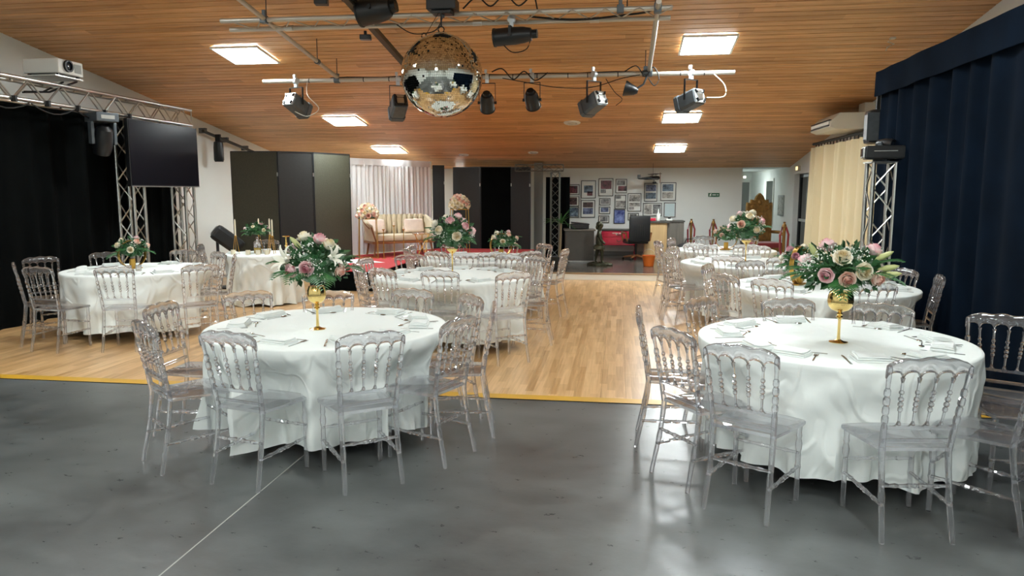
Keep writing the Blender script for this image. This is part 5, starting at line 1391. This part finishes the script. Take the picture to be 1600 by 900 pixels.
# throne
t = thing('throne', 'tall carved gilt throne with scalloped crest', 'throne', (3.12, 16.5, 0.118), 0.35)
top = [(-0.30, 1.28), (-0.29, 1.36), (-0.22, 1.33), (-0.20, 1.42), (-0.12, 1.40), (-0.07, 1.50), (0, 1.56), (0.07, 1.50), (0.12, 1.40), (0.20, 1.42), (0.22, 1.33), (0.29, 1.36), (0.30, 1.28)]
bot = [(x, 0.42) for x, z in top]
part('backrest', MB().strip(top, bot, 0.22, 0.29), 'goldwood', t, 0)
part('back_pad', MB().box((0, 0.215, 0.85), (0.36, 0.04, 0.6)), 'goldwood', t, 0, 0.015)
part('seat', MB().box((0, 0, 0.45), (0.62, 0.55, 0.12)), 'velvetred', t, 0, 0.03)
part('seat_frame', MB().box((0, 0, 0.36), (0.66, 0.58, 0.08)), 'goldwood', t, 0, 0.01)
for s in (-1, 1):
    part('armrest', MB().tube([(s*0.31, 0.24, 0.72), (s*0.33, -0.05, 0.72), (s*0.33, -0.22, 0.66), (s*0.31, -0.24, 0.4)], 0.035, 8), 'goldwood', t)
    for y in (-0.22, 0.24): part('leg', MB().tube([(s*0.29, y, 0.34), (s*0.32, y, 0.18), (s*0.28, y, 0.0)], [.04, .03, .035], 8), 'goldwood', t)
for x, z in ((-0.18, 1.25), (0, 1.36), (0.18, 1.25)): part('rosette', MB().sphere((x, 0.215, z), (0.06, 0.03, 0.06), 10, 6), 'goldwood', t, 60)

# ------------------------------------------------------------------ photographs on the back wall
FR = [ # px rect in metres on the wall: x0, z0, x1, z1, prints
]
import itertools
def wall_pt(zx, zy):
    """Wall metres from a measured sheet of the frame layout."""
    return (-1.66 + zx*0.002232, 2.325 - zy*0.002190)
LAY = [
 ((137,197,300,318), [((.13,.15,.87,.85), 'ph_red')], 'dark red crowd print'), ((137,335,298,450), [((.15,.12,.85,.85), 'ph_dark')], 'dark crowd print below the red one'),
 ((140,455,298,580), [((.08,.1,.93,.9), 'ph_sky')], 'bluish hall print lowest of its column'), ((318,153,485,358), [((.2,.28,.8,.68), 'ph_sky'), ((.42,.62,.78,.85), 'ph_red')], 'two overlapping prints, tall, second column top'),
 ((318,378,480,580), [((.15,.12,.85,.42), 'ph_dark'), ((.15,.45,.85,.8), 'ph_blue')], 'stacked stage prints, second column bottom'), ((515,130,680,333), [((.15,.12,.88,.6), 'ph_red'), ((.15,.62,.5,.82), 'ph_grey')], 'red stage print with small inset'),
 ((528,355,650,437), [((.15,.15,.88,.8), 'ph_grey')], 'small grey print, upper of three'), ((525,453,650,537), [((.15,.15,.85,.75), 'ph_blue')], 'small bluish print, middle of three'),
 ((520,557,640,640), [((.15,.15,.85,.8), 'ph_grey')], 'small grey print, lowest of three'), ((706,137,833,298), [((.12,.1,.82,.45), 'ph_grey'), ((.22,.5,.95,.85), 'ph_red')], 'two small prints under the airplane'),
 ((700,318,825,478), [((.1,.08,.55,.28), 'ph_grey'), ((.1,.42,.95,.9), 'ph_pale')], 'pale crowd print above the blue poster'), ((692,483,818,648), [((.05,.05,.95,.95), 'ph_poster')], 'bright blue poster'),
 ((843,300,995,507), [((.12,.1,.9,.45), 'ph_pale'), ((.12,.52,.9,.72), 'ph_pale'), ((.12,.76,.48,.9), 'ph_grey')], 'three pale prints right of the blue poster'), ((850,525,970,610), [((.18,.15,.8,.8), 'ph_grey')], 'small print above the office chair'),
 ((1025,183,1170,393), [((.12,.1,.9,.45), 'ph_blue'), ((.12,.52,.9,.85), 'ph_sky')], 'two blue stage prints right of airplane'), ((1205,177,1375,385), [((.12,.1,.82,.48), 'ph_sky'), ((.12,.54,.82,.86), 'ph_pale')], 'two prints at the top right corner'),
 ((1015,410,1225,560), [((.07,.12,.47,.85), 'ph_pale'), ((.53,.12,.93,.8), 'ph_grey')], 'wide pair of pale prints'), ((1247,405,1375,572), [((.08,.08,.92,.92), 'ph_ice')], 'pale blue certificate'),
 ((60,150,110,265), [((.1,.15,.75,.85), 'ph_red')], 'narrow dark print behind tower, topmost'), ((60,283,105,400), [((.1,.15,.75,.85), 'ph_dark')], 'narrow dark print behind tower, second'),
 ((60,413,105,535), [((.1,.15,.75,.85), 'ph_blue')], 'narrow bluish print behind tower, third'), ((60,545,100,640), [((.1,.15,.75,.85), 'ph_grey')], 'narrow grey print behind tower, lowest'),
]
for (x0, y0, x1, y1), prints, lb in LAY:
    a = wall_pt(x0, y1); b = wall_pt(x1, y0); w_, h_ = b[0]-a[0], b[1]-a[1]
    if x0 == 60: a = (a[0]-0.10, a[1]); w_ += 0.10
    t = thing('picture_frame', 'black framed %s' % lb, 'picture', (a[0]+w_/2, YB-0.012, a[1]), 0, 'framed photographs on the back wall')
    fr = MB()
    for c_, d_ in (((0, 0, 0.008), (w_, 0.024, 0.016)), ((0, 0, h_-0.008), (w_, 0.024, 0.016)), ((-w_/2+0.008, 0, h_/2), (0.016, 0.024, h_-0.032)), ((w_/2-0.008, 0, h_/2), (0.016, 0.024, h_-0.032))): fr.box(c_, d_)
    part('frame', fr, 'fblack', t, 0)
    mt_ = part('mount', MB().box((0, 0.004, h_/2), (w_-0.03, 0.01, h_-0.03)), 'paper', t, 0)
    for (u0, v0, u1, v1), mm in prints:
        part('print', MB().box(((u0+u1)/2*w_-w_/2, -0.003, h_*(1-(v0+v1)/2)), (w_*(u1-u0), 0.006, h_*(v1-v0))), mm, mt_, 0)
# model biplane
t = thing('model_airplane', 'dark model biplane hanging in front of the photographs', 'model airplane', (0.75, 18.3, 2.04), 0.15)
part('fuselage', MB().seg((-0.30, 0, -0.02), (0.22, 0, 0.0), [(0, .012), (.3, .03), (.75, .045), (.92, .05), (1, .03)], 10), 'blackp', t)
for z, x in ((0.09, 0.10), (-0.035, 0.02)):
    part('wing', MB().box((x, 0, z), (0.16, 0.9, 0.012)), 'dgrey', t, 0, 0.003)
for y in (-0.33, -0.16, 0.16, 0.33): rod('strut', (0.10, y, 0.09), (0.03, y, -0.03), 0.006, 'black', t, 6)
part('tail', MB().box((-0.28, 0, 0.03), (0.08, 0.01, 0.09)).box((-0.27, 0, -0.01), (0.08, 0.24, 0.01)), 'blackp', t, 0)
part('propeller', MB().box((0.235, 0, 0), (0.012, 0.02, 0.26)), 'armwood', t, 0)
for s in (-1, 1): part('wheel', MB().lathe([(0.03, -0.01), (0.03, 0.01)], 12, Matrix.Translation((0.10, s*0.09, -0.12)) @ Matrix.Rotation(PI/2, 4, 'X')), 'black', t)
rod('gear_strut', (0.1, 0.09, -0.12), (0.08, 0.03, -0.03), 0.005, 'black', t, 6); rod('gear_strut', (0.1, -0.09, -0.12), (0.08, -0.03, -0.03), 0.005, 'black', t, 6)
rod('hanging_wire', (0.06, 0, 0.03), (0.06, 0, ceil_z(18.3)-2.04), 0.003, 'black', t, 5)
t = thing('exit_sign', 'small green exit sign with white figure and arrows', 'sign', (2.33, YB-0.012, 1.63))
part('board', MB().box((0, 0, 0), (0.27, 0.016, 0.09)), 'green', t, 0)
part('arrow', MB().prism([(0.06, -0.006), (0.09, -0.006), (0.09, -0.02), (0.115, 0), (0.09, 0.02), (0.09, 0.006), (0.06, 0.006)], 0.009, 0.012, Matrix.Rotation(PI/2, 4, 'X')), 'signwhite', t, 0)
part('running_figure', MB().box((-0.085, -0.010, 0.0), (0.04, 0.004, 0.05)).box((-0.10, -0.010, -0.02), (0.02, 0.004, 0.03)).sphere((-0.07, -0.010, 0.03), 0.01, 8, 6), 'signwhite', t, 0)
part('lettering', MB().box((-0.03, -0.010, 0), (0.016, 0.004, 0.03)).box((-0.008, -0.010, 0), (0.016, 0.004, 0.03)).box((0.014, -0.010, 0), (0.016, 0.004, 0.03)).box((0.036, -0.010, 0), (0.016, 0.004, 0.03)), 'signwhite', t, 0)
t = thing('framed_notice', 'grey framed evacuation notice on the corridor wall', 'notice', (XR-0.01, 19.65, 1.36))
part('frame', MB().box((0, 0, 0), (0.02, 0.66, 0.52)), 'grey_wall', t, 0)
part('sheet', MB().box((-0.012, 0, 0), (0.004, 0.58, 0.45)), 'ph_pale', t, 0)
t = thing('emergency_lamp', 'small amber emergency lamp above the dark door', 'exit lamp', (XR-0.03, 17.9, 2.24))
part('case', MB().box((0, 0, 0), (0.06, 0.26, 0.12)), 'acwhite', t, 0, 0.01)
part('face', MB().box((-0.032, 0, 0), (0.006, 0.18, 0.08)), 'amber', t, 0)
t = thing('ceiling_lamp', 'added fill lamp, out of sight in the corridor ceiling', 'ceiling light', (3.20, 21.6, 2.305))  # added out of sight to brighten the corridor walls
part('frame', MB().box((0, 0, -0.004), (0.32, 0.5, 0.012)), 'lampframe', t, 0)
part('diffuser', MB().box((0, 0, -0.012), (0.26, 0.42, 0.008)), 'panel', t, 0)
t = thing('corridor_lamp', 'tiny bright emergency light above the corridor door', 'exit lamp', (3.86, 23.95, 2.16))
part('case', MB().box((0, 0, 0), (0.12, 0.06, 0.1)), 'acwhite', t, 0)
part('face', MB().box((0, -0.034, 0), (0.08, 0.006, 0.06)), 'exitlamp', t, 0)

# ------------------------------------------------------------------ right side: air conditioner, curtains, moving head
t = thing('air_conditioner', 'cream ceiling air conditioner jutting from the right wall', 'air conditioner', (3.75, 13.25, 2.72))
prof = [(-0.42, 0.02), (-0.32, -0.02), (0.34, -0.02), (0.34, 0.24), (-0.28, 0.24), (-0.40, 0.12)]
T = Matrix(((1, 0, 0, 0), (0, 0, 1, 0), (0, 1, 0, 0), (0, 0, 0, 1)))
part('body', MB().prism(prof, -0.62, 0.62, T), 'acwhite', t, 0, 0.008)
T2 = Matrix.Translation((-0.40, 0, 0.07))
part('outlet', MB().box((-0.02, 0, 0.02), (0.02, 1.12, 0.075)), 'signwhite', t, 0)
for z in (0.055, -0.03): part('louver_slot', MB().box((-0.405+0.0, 0, 0.075+z), (0.05, 1.12, 0.016)), 'fblack', t, 0)
part('outlet_flap', MB().box((-0.42, 0, 0.088), (0.02, 1.1, 0.05)), 'signwhite', t, 0)
part('duct', MB().box((0.25, -0.2, 0.32), (0.16, 0.3, 0.2)), 'acwhite', t, 0)
o = part('cream_curtain', curtain_mesh((3.82, 15.55), (3.82, 10.3), 0.13, 2.56, 0.105, 0.36, seed=12), 'cream', None, 60)
tag(o, 'cream pleated curtain on a rail along the right wall', 'curtain')
t = thing('curtain_rail', 'black curtain rail with hooks above the cream curtain', 'rail', (3.82, 10.3, 2.64))
rod('track', (0, 0, 0), (0, 5.3, 0), 0.028, 'black', t, 8)
for k in range(26): part('hook', MB().box((0, 0.1+0.2*k, -0.045), (0.012, 0.03, 0.075)), 'black', t, 0)
o = part('navy_curtain', curtain_mesh((3.12, 9.6), (3.12, 3.2), 0.0, 3.10, 0.05, 0.42, seed=14), 'navy', None, 60)
tag(o, 'tall navy velvet curtain on the right side', 'curtain')
o = part('navy_valance', curtain_mesh((3.05, 9.66), (3.05, 3.2), 2.84, 3.13, 0.012, 0.8, nz=5, seed=15), 'navy', None, 60)
tag(o, 'plain navy valance strip along the curtain top', 'curtain')
t = thing('curtain_pipe', 'metal pipe carrying the navy curtain', 'pipe', (3.12, 3.2, 3.12))
rod('tube', (0, 0, 0), (0, 6.45, 0), 0.024, 'alu', t)
for y in (0.3, 3.0): rod('hanger', (0, y, 0), (0, y, ceil_z(3.2+y)-3.12), 0.006, 'alu', t, 6)
moving_head('moving_head_light', 'black moving head box lying on top of truss totem', (2.98, 9.0, 2.035), 0.6, False, 1.6, 0.55)
t = thing('bar_projector', 'long black lamp case with pale front on truss totem', 'spotlight', (3.0, 8.92, 2.055), -0.15)
part('case', MB().box((0, 0, 0.085), (0.52, 0.2, 0.15)), 'blackp', t, 0, 0.02)
part('front_ring', MB().box((-0.265, 0, 0.085), (0.03, 0.17, 0.13)), 'alu', t, 0, 0.015)
part('lens', MB().box((-0.283, 0, 0.085), (0.006, 0.12, 0.09)), 'lens', t, 0)
part('stripe', MB().box((-0.05, -0.102, 0.10), (0.24, 0.004, 0.008)), 'alu', t, 0)
t = thing('wall_speaker', 'dark rounded loudspeaker hanging at the navy curtain end', 'loudspeaker', (3.13, 9.90, 2.30))
part('cabinet', MB().box((0, 0, 0.2), (0.20, 0.24, 0.42)), 'blackp', t, 0, 0.06)
part('grille', MB().box((-0.05, -0.122, 0.2), (0.14, 0.006, 0.34)), 'housing', t, 0)
part('bracket', MB().box((0.05, 0.05, 0.5), (0.04, 0.04, 0.4)), 'black', t, 0)
cable('thin black cable hanging from totem lamp beside navy curtain', [(3.16, 8.9, 2.12), (3.24, 8.85, 1.9), (3.2, 8.85, 1.4), (3.1, 8.85, 0.8), (3.06, 8.86, 0.1)], 0.006)
t = thing('ceiling_hook', 'small white knotted cord under the ceiling by navy curtain', 'hook', (3.35, 10.1, ceil_z(10.1)))
part('plate', MB().box((0, 0, -0.01), (0.06, 0.06, 0.02)), 'acwhite', t, 0)
part('cord', MB().tube([(0, 0, 0), (-0.05, 0.02, -0.05), (0.02, 0, -0.08), (-0.06, 0, -0.12), (-0.07, 0, -0.16)], 0.01, 6), 'wcable', t)
